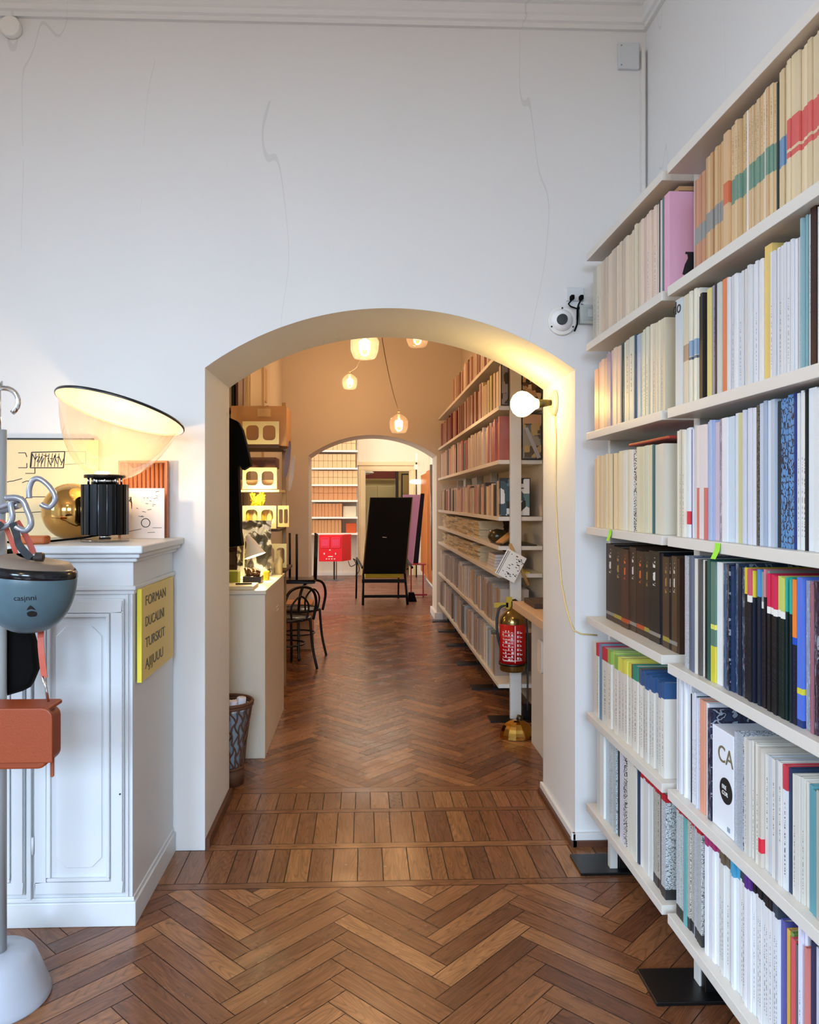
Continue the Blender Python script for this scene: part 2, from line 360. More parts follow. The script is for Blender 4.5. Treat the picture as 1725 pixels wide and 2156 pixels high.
# ---------------------------------------------------------------- books
def bstyle(key, bands=(), text=None, pat=None, rough=.45):
    if key in MC: return MC[key]
    m = bpy.data.materials.new(key); m.use_nodes = True; MC[key] = m; nt = m.node_tree; b = nt.nodes['Principled BSDF']; N = nt.nodes.new; L = nt.links.new
    b.inputs['Roughness'].default_value = rough
    oi = N('ShaderNodeObjectInfo'); tc = N('ShaderNodeTexCoord'); sp = N('ShaderNodeSeparateXYZ'); L(tc.outputs['Generated'], sp.inputs[0])
    def ma(op, a, b_=0, c=None):
        n = N('ShaderNodeMath'); n.operation = op
        for i, q in enumerate((a, b_, c)):
            if q is None: continue
            if isinstance(q, (int, float)): n.inputs[i].default_value = q
            else: L(q, n.inputs[i])
        return n.outputs[0]
    def mixc(f, a, c):
        n = N('ShaderNodeMix'); n.data_type = 'RGBA'
        if isinstance(f, (int, float)): n.inputs[0].default_value = f
        else: L(f, n.inputs[0])
        for i, q in ((6, a), (7, c)):
            if isinstance(q, tuple): n.inputs[i].default_value = (*q, 1)
            else: L(q, n.inputs[i])
        return n.outputs[2]
    X, Y, Z = sp.outputs[0], sp.outputs[1], sp.outputs[2]
    col = oi.outputs['Color']
    # soft vertical wear
    mp = N('ShaderNodeMapping'); mp.inputs['Scale'].default_value = (1, 5, 1.4); L(tc.outputs['Generated'], mp.inputs[0])
    ad = N('ShaderNodeVectorMath'); L(mp.outputs[0], ad.inputs[0]); cb = N('ShaderNodeCombineXYZ'); L(ma('MULTIPLY', oi.outputs['Random'], 50), cb.inputs[0]); L(cb.outputs[0], ad.inputs[1])
    nz = N('ShaderNodeTexNoise'); nz.inputs['Scale'].default_value = 2; nz.inputs['Detail'].default_value = 4; L(ad.outputs[0], nz.inputs['Vector'])
    col = mixc(ma('MULTIPLY', nz.outputs['Fac'], .22), col, tuple(x*.62 for x in (1, .93, .84))) if pat is None and key != 'dark' and not key.startswith('title') and not (key[0].isupper() and key.endswith('_t')) else col
    def rng(v, a, c): return ma('MULTIPLY', ma('GREATER_THAN', v, a), ma('LESS_THAN', v, c))
    if pat:
        v = N('ShaderNodeVectorMath'); v.operation = 'MULTIPLY'; L(ad.outputs[0], v.inputs[0])
        if pat == 'speckle':
            v.inputs[1].default_value = (20, 6, 40); q = N('ShaderNodeTexNoise'); q.inputs['Scale'].default_value = 1; q.inputs['Detail'].default_value = 3; L(v.outputs[0], q.inputs['Vector'])
            col = mixc(rng(q.outputs['Fac'], .47, .53), col, lin('4a4a42'))
        elif pat == 'cells':
            v.inputs[1].default_value = (6, 1.2, 16); q = N('ShaderNodeTexVoronoi'); q.feature = 'DISTANCE_TO_EDGE'; q.inputs['Scale'].default_value = 1; q.inputs['Randomness'].default_value = .6; L(v.outputs[0], q.inputs['Vector'])
            col = mixc(ma('LESS_THAN', q.outputs['Distance'], .09), col, lin('0e1c38'))
        elif pat == 'zebra':
            v.inputs[1].default_value = (8, 1, 60); q = N('ShaderNodeTexNoise'); q.inputs['Scale'].default_value = 1; q.inputs['Detail'].default_value = 1; L(v.outputs[0], q.inputs['Vector'])
            col = mixc(ma('GREATER_THAN', q.outputs['Fac'], .5), col, lin('151515'))
        elif pat == 'photo':
            v.inputs[1].default_value = (7, .8, 9); q = N('ShaderNodeTexNoise'); q.inputs['Scale'].default_value = .8; q.inputs['Detail'].default_value = 2; L(v.outputs[0], q.inputs['Vector'])
            r = N('ShaderNodeValToRGB'); r.color_ramp.interpolation = 'CONSTANT'; L(q.outputs['Fac'], r.inputs[0])
            e = r.color_ramp.elements; e[0].color = (*lin('14171c'), 1); e[1].position = .43; e[1].color = (*lin('2b3b55'), 1)
            for p_, h in ((.5, '0d0e12'), (.55, 'b8c4cf'), (.6, '141821'), (.66, '7a2440')): k = e.new(p_); k.color = (*lin(h), 1)
            col = mixc(.55, col, r.outputs[0])
    if text:
        z0, z1, h, dens = text
        v = N('ShaderNodeVectorMath'); v.operation = 'MULTIPLY'; L(ad.outputs[0], v.inputs[0]); v.inputs[1].default_value = (0, .5, 55 if dens < 2 else 24)
        q = N('ShaderNodeTexNoise'); q.inputs['Scale'].default_value = 1; q.inputs['Detail'].default_value = 0; L(v.outputs[0], q.inputs['Vector'])
        # keep the random shift but not the X stretch
        f = ma('MULTIPLY', ma('GREATER_THAN', q.outputs['Fac'], .5), ma('MULTIPLY', rng(Z, z0, z1), ma('MULTIPLY', rng(Y, .4, .62), ma('LESS_THAN', X, .02))))
        col = mixc(f, col, lin(h))
    for z0, z1, h in bands: col = mixc(rng(Z, z0, z1), col, lin(h))
    if key == 'dark' or key.startswith('title') or (key[0].isupper() and key.endswith('_t')): b.inputs['Specular IOR Level'].default_value = .2
    L(col, b.inputs['Base Color']); return m
PL = bstyle('plain')
TD = bstyle('text_dark', text=(.35, .8, '6a645c', 1))
TLo = bstyle('text_low', text=(.08, .6, '8a857c', 1))
DK = bstyle('dark', rough=.4)
BTEAL = bstyle('teal_band', bands=[(.36, .56, '6f8f7c')], text=(.62, .9, '8a6f4a', 1))
BRED = bstyle('red_band', bands=[(.4, .60, 'd2605a'), (.34, .38, 'd2605a')])
BBLUE = bstyle('blue_band', bands=[(.33, .53, '6f8fb0')])
BLOW = bstyle('grey_low_patch', bands=[(.3, .48, '8d8d88')])
BSTEEL = bstyle('steel_band', bands=[(.42, .56, '86a3bd'), (.39, .415, '4b5d70')])
SPK = bstyle('speckled', pat='speckle'); CEL = bstyle('cells', pat='cells'); ZEB = bstyle('zebra', pat='zebra'); PHO = bstyle('photo_print', pat='photo', rough=.3)
SPKR = bstyle('speckled_red_top', pat='speckle', bands=[(.93, 1.01, 'b81f30'), (0, .1, '2c2c2c')])
REDT = bstyle('white_red_top', bands=[(.94, 1.01, 'b81f30')])
LOG = bstyle('red_label', bands=[(.12, .24, 'd4203a')])
def topband(key, h, z=.83, h2=None): return bstyle(key, bands=[(z, 1.01, h)]+([(z-.05, z, h2)] if h2 else []), text=(.1, .7, '8c8880' if key[1] != '_' and key[2] != '_' or key[0].islower() else '34343c', 1))
TXW = bstyle('title_white', text=(.62, .93, 'd9d4c8', 2), rough=.4, bands=[(.07, .11, '8a8378')])
TXG = bstyle('title_gold', text=(.6, .93, 'a07c3c', 2), rough=.4, bands=[(.07, .12, '9a8a3a')])
TXO = bstyle('title_orange', text=(.62, .93, 'd9622c', 2), rough=.4, bands=[(.07, .12, 'b04c28')])
NB = [0]; LABELS = {}
def book(kind, x, y, z, d, t, h, col, mat, label, group, tilt=0, cat=None, coverlabel=None):
    """spine faces -X; occupies y..y+t"""
    c = min(.0022, t*.12); cov = B(); cov.box(0, c, 0, t, 0, h); cov.box(c, d, 0, c, 0, h); cov.box(c, d, t-c, t, 0, h)
    o = obj(kind, cov, mat, None, local=True, label=label, cat=cat or kind.replace('_', ' '), group=group)
    o.location = (x, y, z); o.rotation_euler = (tilt, 0, 0); o.color = (*lin(col), 1)
    pg = obj('pages', B().box(c, d-.004, c, t-c, .0015, h-.004), PAGES, o, local=True)
    NB[0] += 1
    return o
def jit(col, a=.04):
    c = [int(col[i:i+2], 16)/255 for i in (0, 2, 4)]; k = random.uniform(1-a, 1+a*.5)
    return ''.join('%02x' % int(max(0, min(255, 255*v*k))) for v in c)
ORD = 'first second third fourth fifth sixth seventh eighth ninth tenth eleventh twelfth thirteenth fourteenth fifteenth sixteenth seventeenth eighteenth nineteenth'.split()
TENS = {2: ('twenty', 'twentieth'), 3: ('thirty', 'thirtieth'), 4: ('forty', 'fortieth'), 5: ('fifty', 'fiftieth'), 6: ('sixty', 'sixtieth'), 7: ('seventy', 'seventieth'), 8: ('eighty', 'eightieth')}
def nth(i):
    if i < 19: return ORD[i]
    q, r = divmod(i+1, 10); return TENS[q][1] if r == 0 else TENS[q][0]+'-'+ORD[r-1]
def run(ystart, z, where, segs, x=.957, dj=.005):
    """books placed from the far end (large y) towards the near end; each segment ends at its own y"""
    y = ystart
    for n, ye, h, cols, mat, kind, phrase in segs:
        cols = cols.split(); t0 = (y-ye)/n
        ws = [random.uniform(.85, 1.15) for _ in range(n)]; k = (y-ye)/sum(ws)
        for i in range(n):
            tt = ws[i]*k; hh = h*random.uniform(.985, 1.012); m = mat[i % len(mat)] if isinstance(mat, list) else mat
            y -= tt
            lab = phrase+(', '+nth(i)+' from left' if n > 1 else '')+', '+where
            assert lab not in LABELS, lab
            LABELS[lab] = 1
            book(kind, x+random.uniform(-dj, dj), y, z+.0005, random.uniform(.19, .215), tt-min(.0019, tt*.2), hh, jit(cols[i % len(cols)], .07), m, lab, (phrase+' ('+where+')') if n > 1 else None)
        y = ye
ZS = [.24, .62, 1.02, 1.392, 1.783, 2.155, 2.53]
ORB = bstyle('or_band', bands=[(.4, .58, 'cf6a44')]); TAN = bstyle('tan_band', bands=[(.4, .55, 'a48c70')]); REDL = bstyle('red_line', bands=[(0, .45, 'cf6f66')])
YLOW = bstyle('y_lowband', bands=[(0, .3, 'cfc43e'), (.44, .48, 'e0d860')]); BLL = bstyle('bl_low', bands=[(.22, .26, 'd0c83c'), (0, .05, '12306e')])
MGT = bstyle('mg_t', bands=[(.9, 1.01, 'a8346a')]); BRT = bstyle('br_t', bands=[(.88, .97, '6a5a48')], text=(.1, .6, '999999', 1)); CYT = bstyle('cy_t', bands=[(.85, 1.01, '4aa0c4')])
DKT = bstyle('dk_t', bands=[(.88, .97, '3a4450')], text=(.1, .75, '888888', 1)); VIT = bstyle('vi_t', bands=[(.87, 1.01, '5a2f86')]); BKT = bstyle('bk_t', bands=[(.88, 1.01, '1c1b22')], text=(.1, .75, '888888', 1))
binders = [('3b302c', TXW, 2.972), ('3a302a', TXG, 2.876), ('4d3429', TXO, 2.80), ('46352c', TXW, 2.732), ('3d2d26', TXO, 2.655), ('342c28', TXG, 2.60), ('2a2725', TXW, 2.505), ('181a26', DK, 2.478), ('4c3a2e', TXG, 2.425), ('15161a', TXW, 2.405), ('54402f', TXW, 2.362), ('3e2c22', DK, 2.343)]
names = ['dark brown binder with small white title at the wall end', 'dark brown binder with faint gold title', 'reddish brown binder with orange title', 'brown binder with white title beside reddish one', 'brown binder with bold orange title', 'dark binder with pale gold title', 'wide black brown binder with large white title', 'narrow navy black binder', 'brown binder with long gold title', 'narrow black binder with white title', 'light brown binder with white title', 'plain brown thin binder at the post']
y = 3.075
for (c, mt, ye), nme in zip(binders, names):
    book('binder', .987+random.uniform(0, .006), ye, ZS[2]+.001, .22, y-ye-.002, random.uniform(.295, .31), c, mt, nme+', fourth row, far bay', None); y = ye
run(3.119, ZS[5], 'top row, far bay', [
    (2, 3.0308, 0.3, 'c6c0b0 d0c8b4', TLo, 'journal', 'greyish cream journal beside the wall switch'), (13, 2.6823, 0.305, 'd9c6ae d4bea6 cbb8a2 dccbb4', PL, 'journal', 'pinkish cream journal'), (5, 2.5785, 0.31, 'e0d4b8 d4c6ab dccfb6', PL, 'journal', 'ivory journal in the middle'), (7, 2.4309, 0.312, 'e2ccb8 dcc0ac e0c8b8', [PL, PL, TLo], 'journal', 'rosy cream journal near pink slipcase'), (1, 2.4156, 0.315, '3b4247', DK, 'journal', 'slate grey thin journal'), (1, 2.4052, 0.312, 'd8d4c8', PL, 'journal', 'white thin journal against the slate one'), (1, 2.3909, 0.318, '5d7f80', DK, 'journal', 'teal grey thin journal touching the pink slipcase')])
run(2.167, ZS[5], 'top row, near bay', [
    (4, 2.0960, 0.27, 'b9764e c4875c', BLOW, 'journal', 'terracotta journal at the post'), (7, 1.9840, 0.3, 'c69a62 cfa876 bf9058', BLOW, 'journal', 'tan brown journal'), (1, 1.9550, 0.315, 'd0a878', ORB, 'journal', 'tan journal with an orange band'), (6, 1.8620, 0.318, 'd8b684 d0aa74', BTEAL, 'journal', 'green banded journal before white stripe'), (1, 1.8550, 0.318, 'e8e0d4', PL, 'journal', 'very thin white journal'), (6, 1.7790, 0.32, 'd2ac78 dcbc8c', BTEAL, 'journal', 'green banded journal after white stripe'), (1, 1.7750, 0.32, 'ece6da', PL, 'journal', 'second very thin white journal'), (3, 1.7330, 0.322, 'd2ac78 dcbc8c', BTEAL, 'journal', 'green banded journal beside black one'), (1, 1.7230, 0.31, '2e3a38', DK, 'journal', 'black green thin journal'), (3, 1.6820, 0.33, 'dcc498 d4ba8a', BBLUE, 'journal', 'straw journal with blue band'), (11, 1.5040, 0.335, 'e2cda4 dac398', BRED, 'journal', 'straw journal with red band')])
run(3.120, ZS[4], 'second row, far bay', [
    (1, 3.0640, 0.26, 'dc9c84', PL, 'magazine', 'salmon magazine at the wall end'), (3, 2.9440, 0.28, 'd8a890 e4c0aa', PL, 'magazine', 'peach magazine beside the salmon one'), (1, 2.8990, 0.29, '9c86a2', PL, 'magazine', 'mauve magazine'), (3, 2.7960, 0.295, 'e2c2aa e0c8b0', PL, 'magazine', 'peach cream magazine after mauve one'), (1, 2.7700, 0.3, '2c4a48', DK, 'magazine', 'dark green thin magazine'), (3, 2.6520, 0.3, 'd8dccc d2d0bc', TD, 'magazine', 'pale mint magazine'), (1, 2.6330, 0.3, '2f4a60', DK, 'magazine', 'dark blue thin magazine'), (1, 2.5970, 0.3, 'a8bccc', PL, 'magazine', 'pale blue magazine by the dark blue one'), (4, 2.5100, 0.3, 'c4ccb8 cfd0ba', TLo, 'magazine', 'sage cream magazine'), (7, 2.3810, 0.302, 'dccfb0 e2d6be', [PL, PL, TLo], 'magazine', 'cream magazine at the near end')])
run(2.289, ZS[4], 'second row, near bay', [
    (1, 2.2363, 0.33, 'd2dcdf', PL, 'book', 'tall pale blue volume lettered do'), (2, 2.1968, 0.325, 'dfd3b4', TAN, 'magazine', 'cream magazine with a tan band'), (4, 2.1332, 0.33, 'e2dcc8', BSTEEL, 'magazine', 'cream magazine with steel blue band'), (3, 2.0870, 0.3, '23201f 2e2a27', DK, 'magazine', 'black magazine at the post'), (1, 2.0580, 0.305, 'dccc74', PL, 'magazine', 'pale yellow magazine'), (1, 2.0300, 0.305, '9a98ac', TD, 'magazine', 'mauve grey magazine'), (1, 2.0190, 0.305, '3a2c30', DK, 'magazine', 'dark plum magazine'), (1, 1.9950, 0.305, 'c2c6be', PL, 'magazine', 'grey green magazine'), (1, 1.9630, 0.305, 'ee7a30', PL, 'magazine', 'bright orange magazine'), (13, 1.7900, 0.3, 'e4e2e2 d8d8de dcdcdc', [PL, TLo, PL], 'magazine', 'white magazine between orange and golden ones'), (1, 1.7560, 0.325, 'e0bc5e', PL, 'magazine', 'golden yellow magazine'), (10, 1.6280, 0.3, 'dfe0e2 d6d8dc', [TLo, PL, PL], 'magazine', 'white magazine right of golden one'), (3, 1.5980, 0.335, '86b0b6 7aa4aa', PL, 'magazine', 'pale teal magazine'), (1, 1.5930, 0.335, 'e2e2de', TD, 'magazine', 'white magazine right of teal ones'), (1, 1.5720, 0.34, '3a2520', DK, 'book', 'dark brown volume'), (3, 1.5080, 0.335, 'dce0dc', PL, 'magazine', 'light magazine at the frame edge')])
run(3.120, ZS[3], 'third row, far bay', [
    (1, 3.0830, 0.285, 'dcb890', PL, 'journal', 'peach tan journal at the wall end'), (8, 2.8930, 0.29, 'e6cea4 e0c698 ead6b2', PL, 'journal', 'straw yellow journal by the wall'), (1, 2.8820, 0.29, '3a2f28', ZEB, 'journal', 'dark thin journal among straw ones'), (2, 2.8060, 0.29, 'e2ca9c', PL, 'journal', 'straw journal after dark thin one'), (4, 2.6520, 0.29, 'e0d4b0 dad6c8', PL, 'journal', 'ivory journal left of zebra spine'), (1, 2.6200, 0.29, 'e8e8e4', ZEB, 'journal', 'black and white zebra patterned spine'), (4, 2.4840, 0.292, 'e2dcbc dcd4b0', PL, 'journal', 'pale yellow journal right of zebra'), (1, 2.4640, 0.292, '35626a', DK, 'journal', 'dark teal thin journal'), (2, 2.3810, 0.295, 'e0dac6', PL, 'journal', 'ivory journal at the near end')])
run(2.289, ZS[3], 'third row, near bay', [
    (4, 2.2242, 0.32, 'e2dcc8 dcd6c2', [PL, TLo], 'magazine', 'ivory magazine at the left end'), (2, 2.1934, 0.32, 'e6e8ec', LOG, 'magazine', 'white magazine with red label'), (1, 2.1868, 0.32, '2f3a6a', DK, 'magazine', 'navy thin magazine'), (1, 2.1737, 0.32, 'e6e6ea', PL, 'magazine', 'white magazine beside the navy one'), (5, 2.0790, 0.325, 'ded4d2', [PL, REDL, PL], 'magazine', 'pinkish grey magazine'), (3, 2.0390, 0.33, '9cb0da b0c0e0', PL, 'magazine', 'periwinkle blue magazine'), (2, 1.9890, 0.325, 'c4b4c8', [PL, PHO], 'magazine', 'mauve magazine with photo print'), (3, 1.9030, 0.33, 'e4e6ea cfdce6', PL, 'magazine', 'bluish white magazine left of olive one'), (1, 1.8780, 0.335, 'cfd096', PL, 'magazine', 'pale olive magazine'), (4, 1.8140, 0.34, 'ccd0dc dfe2e8', PL, 'magazine', 'silver grey magazine'), (1, 1.8010, 0.34, '6a6460', ZEB, 'magazine', 'thin dark patterned magazine'), (4, 1.7330, 0.342, 'b4c2d4 98aac2 dce2ea', PL, 'magazine', 'grey blue magazine'), (1, 1.7170, 0.343, '1a2330', ZEB, 'magazine', 'black and white thin magazine'), (2, 1.6570, 0.345, '5f9cd4', CEL, 'book', 'bright blue volume with cell pattern'), (1, 1.6480, 0.345, '22397a', DK, 'magazine', 'deep blue magazine'), (3, 1.6100, 0.347, 'e8eae8', TLo, 'magazine', 'white magazine right of deep blue one'), (1, 1.6050, 0.347, '202020', DK, 'magazine', 'black thin magazine'), (3, 1.5080, 0.348, 'dfe3e4', PL, 'magazine', 'light magazine past the black one')])
run(2.238, ZS[2]-.015, 'fourth row, near bay', [
    (2, 2.2020, 0.335, 'c8ccd2', SPK, 'booklet', 'speckled white booklet at the post'), (2, 2.1570, 0.335, '33445f 46587a', PL, 'booklet', 'navy blue booklet'), (3, 2.0960, 0.33, 'dfdccf 1c1c1c e4e0d4', PL, 'booklet', 'ivory or black booklet'), (2, 2.0580, 0.33, '16211f 2f5c50', DK, 'booklet', 'dark green booklet'), (1, 2.0300, 0.33, '2f6a58', YLOW, 'booklet', 'green booklet with yellow foot'), (1, 1.9970, 0.33, 'e2e4e2', PL, 'booklet', 'white booklet in the dark run'), (7, 1.8780, 0.33, '26385a 4a6488 1a2434', [PHO, DK], 'booklet', 'navy photo print booklet'), (1, 1.8620, 0.328, '17181c', topband("Y_t", "d8c13c", .8), 'booklet', 'dark booklet with yellow top'), (2, 1.8360, 0.328, '1c1d24', topband("P_t", "c65a6a", .8, "e8e4dc"), 'booklet', 'dark booklet with rose top'), (1, 1.8250, 0.328, '1a2434', topband("Y_t", "d8c13c", .8), 'booklet', 'second dark booklet with yellow top'), (2, 1.7980, 0.328, '1a2434', topband("B_t", "4f8fc4", .8), 'booklet', 'dark booklet with sky blue top'), (3, 1.7660, 0.328, '201d22', [topband("G_t", "8c9488", .78, "d8d4cc"), topband("Pk_t", "d0808c", .8)], 'booklet', 'dark booklet with grey or pink top'), (3, 1.7190, 0.325, '1b1a1c', topband("R_t", "d02c50", .76, "e8e4dc"), 'booklet', 'dark booklet with red top'), (2, 1.6870, 0.322, '14231f', topband("Ol_t", "c4c868", .76, "e8e4dc"), 'booklet', 'dark booklet with olive top'), (3, 1.6590, 0.322, '152a2c', topband("Te_t", "34a894", .76), 'booklet', 'dark booklet with turquoise top'), (1, 1.6420, 0.325, '1c1c30', topband("Or_t", "ea8234", .6, "2450b8"), 'booklet', 'booklet with orange top'), (1, 1.6190, 0.325, '205ccc', BLL, 'booklet', 'royal blue booklet'), (1, 1.6030, 0.322, 'd4d8e6', PHO, 'booklet', 'pale photo print booklet'), (9, 1.5040, 0.32, 'c87a90 8a4458 42282e', [PHO, PL], 'booklet', 'rose and plum booklet')])
run(3.120, ZS[1], 'fifth row, far bay', [
    (1, 3.0770, 0.3, 'dcd8ce', PL, 'magazine', 'light grey magazine at the wall end'), (1, 3.0460, 0.3, 'e0dcd2', topband("r_top", "c42c40"), 'magazine', 'cream magazine with red top at wall end'), (1, 3.0090, 0.3, '4f80a4', PL, 'magazine', 'blue thin magazine'), (1, 2.9380, 0.3, 'e0dcd2', topband("r_top", "c42c40"), 'magazine', 'cream magazine with red top past blue'), (3, 2.8170, 0.3, 'ddd8cc', [topband("g_top", "8fae50"), topband("g2_top", "b4cc68")], 'magazine', 'cream magazine with lime green top'), (4, 2.6900, 0.3, 'dad4c8', [topband("y_top", "e0da5e"), topband("y2_top", "d6ca50")], 'magazine', 'cream magazine with yellow top'), (1, 2.6610, 0.3, 'd8d2c8', topband("br_top", "6b5a48"), 'magazine', 'greyish magazine with brown top'), (1, 2.6150, 0.3, 'dad4c8', topband("t_top", "2f8a74"), 'magazine', 'cream magazine with teal green top'), (1, 2.5920, 0.3, 'd4cfc4', topband("br_top", "6b5a48"), 'magazine', 'greyish magazine with brown top after teal'), (9, 2.3740, 0.3, 'dedbd2 d4d0c8', topband("n_top", "2c5484"), 'magazine', 'pale magazine with navy blue top')])
run(2.289, ZS[1], 'fifth row, near bay', [
    (7, 2.1902, 0.345, 'e8eaf0 dfe4ec', PL, 'magazine', 'white magazine at the post'), (1, 2.1841, 0.32, '15161c', DK, 'magazine', 'black thin magazine after white ones'), (2, 2.1603, 0.325, 'e4e6ee', TLo, 'magazine', 'white magazine between black ones'), (1, 2.1505, 0.32, '101014', DK, 'magazine', 'black magazine'), (2, 2.1292, 0.32, 'd4d6e2', TD, 'magazine', 'lavender white magazine'), (1, 2.0960, 0.32, 'f0a07c', PL, 'magazine', 'salmon orange magazine'), (1, 2.0760, 0.315, 'e8e8ee', PL, 'magazine', 'white magazine past the salmon one'), (1, 2.0560, 0.31, '33304a', PHO, 'magazine', 'dark violet magazine')])
run(1.927, ZS[1], 'fifth row, near bay', [
    (3, 1.8760, 0.29, 'c4ccd6', SPK, 'magazine', 'blue grey speckled magazine by box file'), (5, 1.8030, 0.29, 'dad6cc cec9be', [TLo, PL], 'magazine', 'warm grey magazine'), (1, 1.7880, 0.285, 'cabfb0', LOG, 'magazine', 'grey magazine with red mark'), (5, 1.6990, 0.28, 'dad6ce c0c8d2', [TD, PL], 'magazine', 'stone grey magazine'), (1, 1.6800, 0.28, 'dee0e4', topband("R2_top", "c23a48", .8), 'magazine', 'grey magazine with red top mark'), (1, 1.6660, 0.28, '2a3a54', DK, 'magazine', 'navy magazine'), (4, 1.6010, 0.275, 'd4d0c6 dcd8ce', [TLo, PL], 'magazine', 'oatmeal magazine'), (2, 1.5690, 0.27, '4098a6', PL, 'magazine', 'turquoise magazine at the frame edge'), (2, 1.5230, 0.27, 'aaa498', PL, 'magazine', 'taupe magazine at the frame edge')])
run(3.077, ZS[0], 'bottom row, far bay', [
    (2, 2.9790, 0.33, 'd2d4d0 e0e2de', PL, 'magazine', 'light grey magazine at wall end'), (4, 2.8380, 0.33, 'c4d6de d0dce0', [PL, SPK], 'magazine', 'pale blue magazine'), (1, 2.8170, 0.33, '202124', DK, 'magazine', 'black thin magazine among pale ones'), (2, 2.7600, 0.33, 'e4e4e4 d4d6ea', PL, 'magazine', 'white magazine beside the pale blue ones'), (1, 2.7200, 0.33, 'e0e0e0', ZEB, 'magazine', 'black and white barred magazine'), (3, 2.6200, 0.33, 'e0ded2', PL, 'magazine', 'cream magazine'), (1, 2.6010, 0.33, '2c3a54', DK, 'magazine', 'navy thin magazine'), (4, 2.4890, 0.33, 'e4e4e0', REDT, 'magazine', 'white magazine with thin red top'), (3, 2.4200, 0.33, 'c8c4b6', SPKR, 'magazine', 'grey speckled magazine with red top'), (1, 2.4040, 0.33, '4a2430', DK, 'magazine', 'dark maroon thin magazine'), (1, 2.3660, 0.33, 'd4dcde', SPKR, 'magazine', 'bluish speckled magazine with red top')])
run(2.289, ZS[0], 'bottom row, near bay', [
    (3, 2.2364, 0.345, 'ccd8dc d8dcd8', SPKR, 'magazine', 'bluish speckled magazine with red top'), (1, 2.2141, 0.34, '56aeb0', REDT, 'magazine', 'turquoise magazine with red top'), (2, 2.1770, 0.34, 'c8c4b6', SPKR, 'magazine', 'grey speckled magazine with red top'), (1, 2.1646, 0.34, 'b6bce2', REDT, 'magazine', 'lilac magazine with red top'), (3, 2.1110, 0.34, 'ccd0d0', SPKR, 'magazine', 'pale speckled magazine with red top'), (5, 2.0160, 0.34, 'e8e9f0', MGT, 'magazine', 'white magazine with magenta top'), (3, 1.9580, 0.34, 'e4e4e0', BRT, 'magazine', 'white magazine with brown top mark'), (3, 1.9070, 0.34, 'e2e6e8', CYT, 'magazine', 'white magazine with cyan top'), (2, 1.8710, 0.34, 'e4e4e2', DKT, 'magazine', 'white magazine with slate top mark'), (2, 1.8390, 0.34, 'e4e4e8', VIT, 'magazine', 'white magazine with violet top'), (6, 1.7470, 0.34, 'e6e6e6', BKT, 'magazine', 'white magazine with black top'), (2, 1.7130, 0.34, 'e4e6ea', DKT, 'magazine', 'white magazine left of blue one'), (1, 1.6930, 0.3, '2a2f9c', PL, 'magazine', 'royal blue magazine'), (1, 1.6780, 0.295, 'e4b038', PL, 'magazine', 'golden yellow magazine'), (1, 1.6650, 0.292, '72a63e', PL, 'magazine', 'green magazine'), (1, 1.6460, 0.29, 'd83c48', PL, 'magazine', 'red magazine'), (1, 1.6350, 0.285, '4c5560', PL, 'magazine', 'slate magazine'), (2, 1.6100, 0.33, 'dcdaea', TLo, 'magazine', 'lavender white magazine'), (1, 1.5990, 0.3, 'e07a74', PL, 'magazine', 'coral magazine'), (3, 1.5230, 0.32, '2c3450 ccd0dc', DK, 'magazine', 'navy or pale magazine at frame edge')])
# wide white box file with CA
o = thing('box_file', 'white box file with letters CA and a black disc, fifth row near bay', 'box file', (.957, 1.99, ZS[1]+.0005))
obj('case', B().box(.957, 1.17, 1.932, 2.052, ZS[1]+.001, ZS[1]+.27), M('box_white', 'e4e6ec', .4), o, .002)
text('lettering', 'CA', .062, (.9562, 2.018, ZS[1]+.185), (pi/2, 0, -pi/2), M('ink_gold', '75684a', .5), o)
b = B(); pass
b = B(); b.v = []; b.f = []
pts = [(1.972+.034*cos(a), ZS[1]+.115+.034*sin(a)) for a in [2*pi*i/28 for i in range(28)]]
b.ext(pts, 'x', .9555, .9568); obj('round_label', b, INK, o)
for k, w in enumerate(('ERE', 'COR')): text('lettering', w, .015, (.9552, 1.992, ZS[1]+.118-k*.016), (pi/2, 0, -pi/2), WHITE, o)
obj('icon', B().box(.9558, .9568, 1.95, 1.965, ZS[1]+.012, ZS[1]+.024), M('grey_print', '8a96a4', .5), o)
# pink slipcase at the end of the far bay
o = thing('slipcase', 'pink slipcase with a black lamp shape, end of top row, far bay', 'slipcase', (.96, 2.352, ZS[5]))
obj('case', B().box(.957, 1.16, 2.345, 2.385, ZS[5]+.0005, ZS[5]+.315), M('pink_card', 'dba4bd', .5), o, .001)
obj('printed_shape', B().ext([(.998, ZS[5]+.055), (1.006, ZS[5]+.085), (1.016, ZS[5]+.105), (1.014, ZS[5]+.118), (1.008, ZS[5]+.118), (1.008, ZS[5]+.125), (1.034, ZS[5]+.125), (1.034, ZS[5]+.05), (1.015, ZS[5]+.048)], 'y', 2.3440, 2.3449), INK, o)
# lettering on the tall pale blue volume (end cover visible)
for q in [x for x in bpy.data.objects if x.get('label', '').startswith('tall pale blue')]:
    text('lettering', 'do', .055, Vector(q.location)+Vector((-.0008, .068, .285)), (pi/2, 0, -pi/2), INK, q)
    WL[q.name] = Vector(q.location)
    for c in [x for x in bpy.data.objects if x.parent == q and x.name.startswith('lettering')]: c.location = Vector((-.0008, .068, .285))
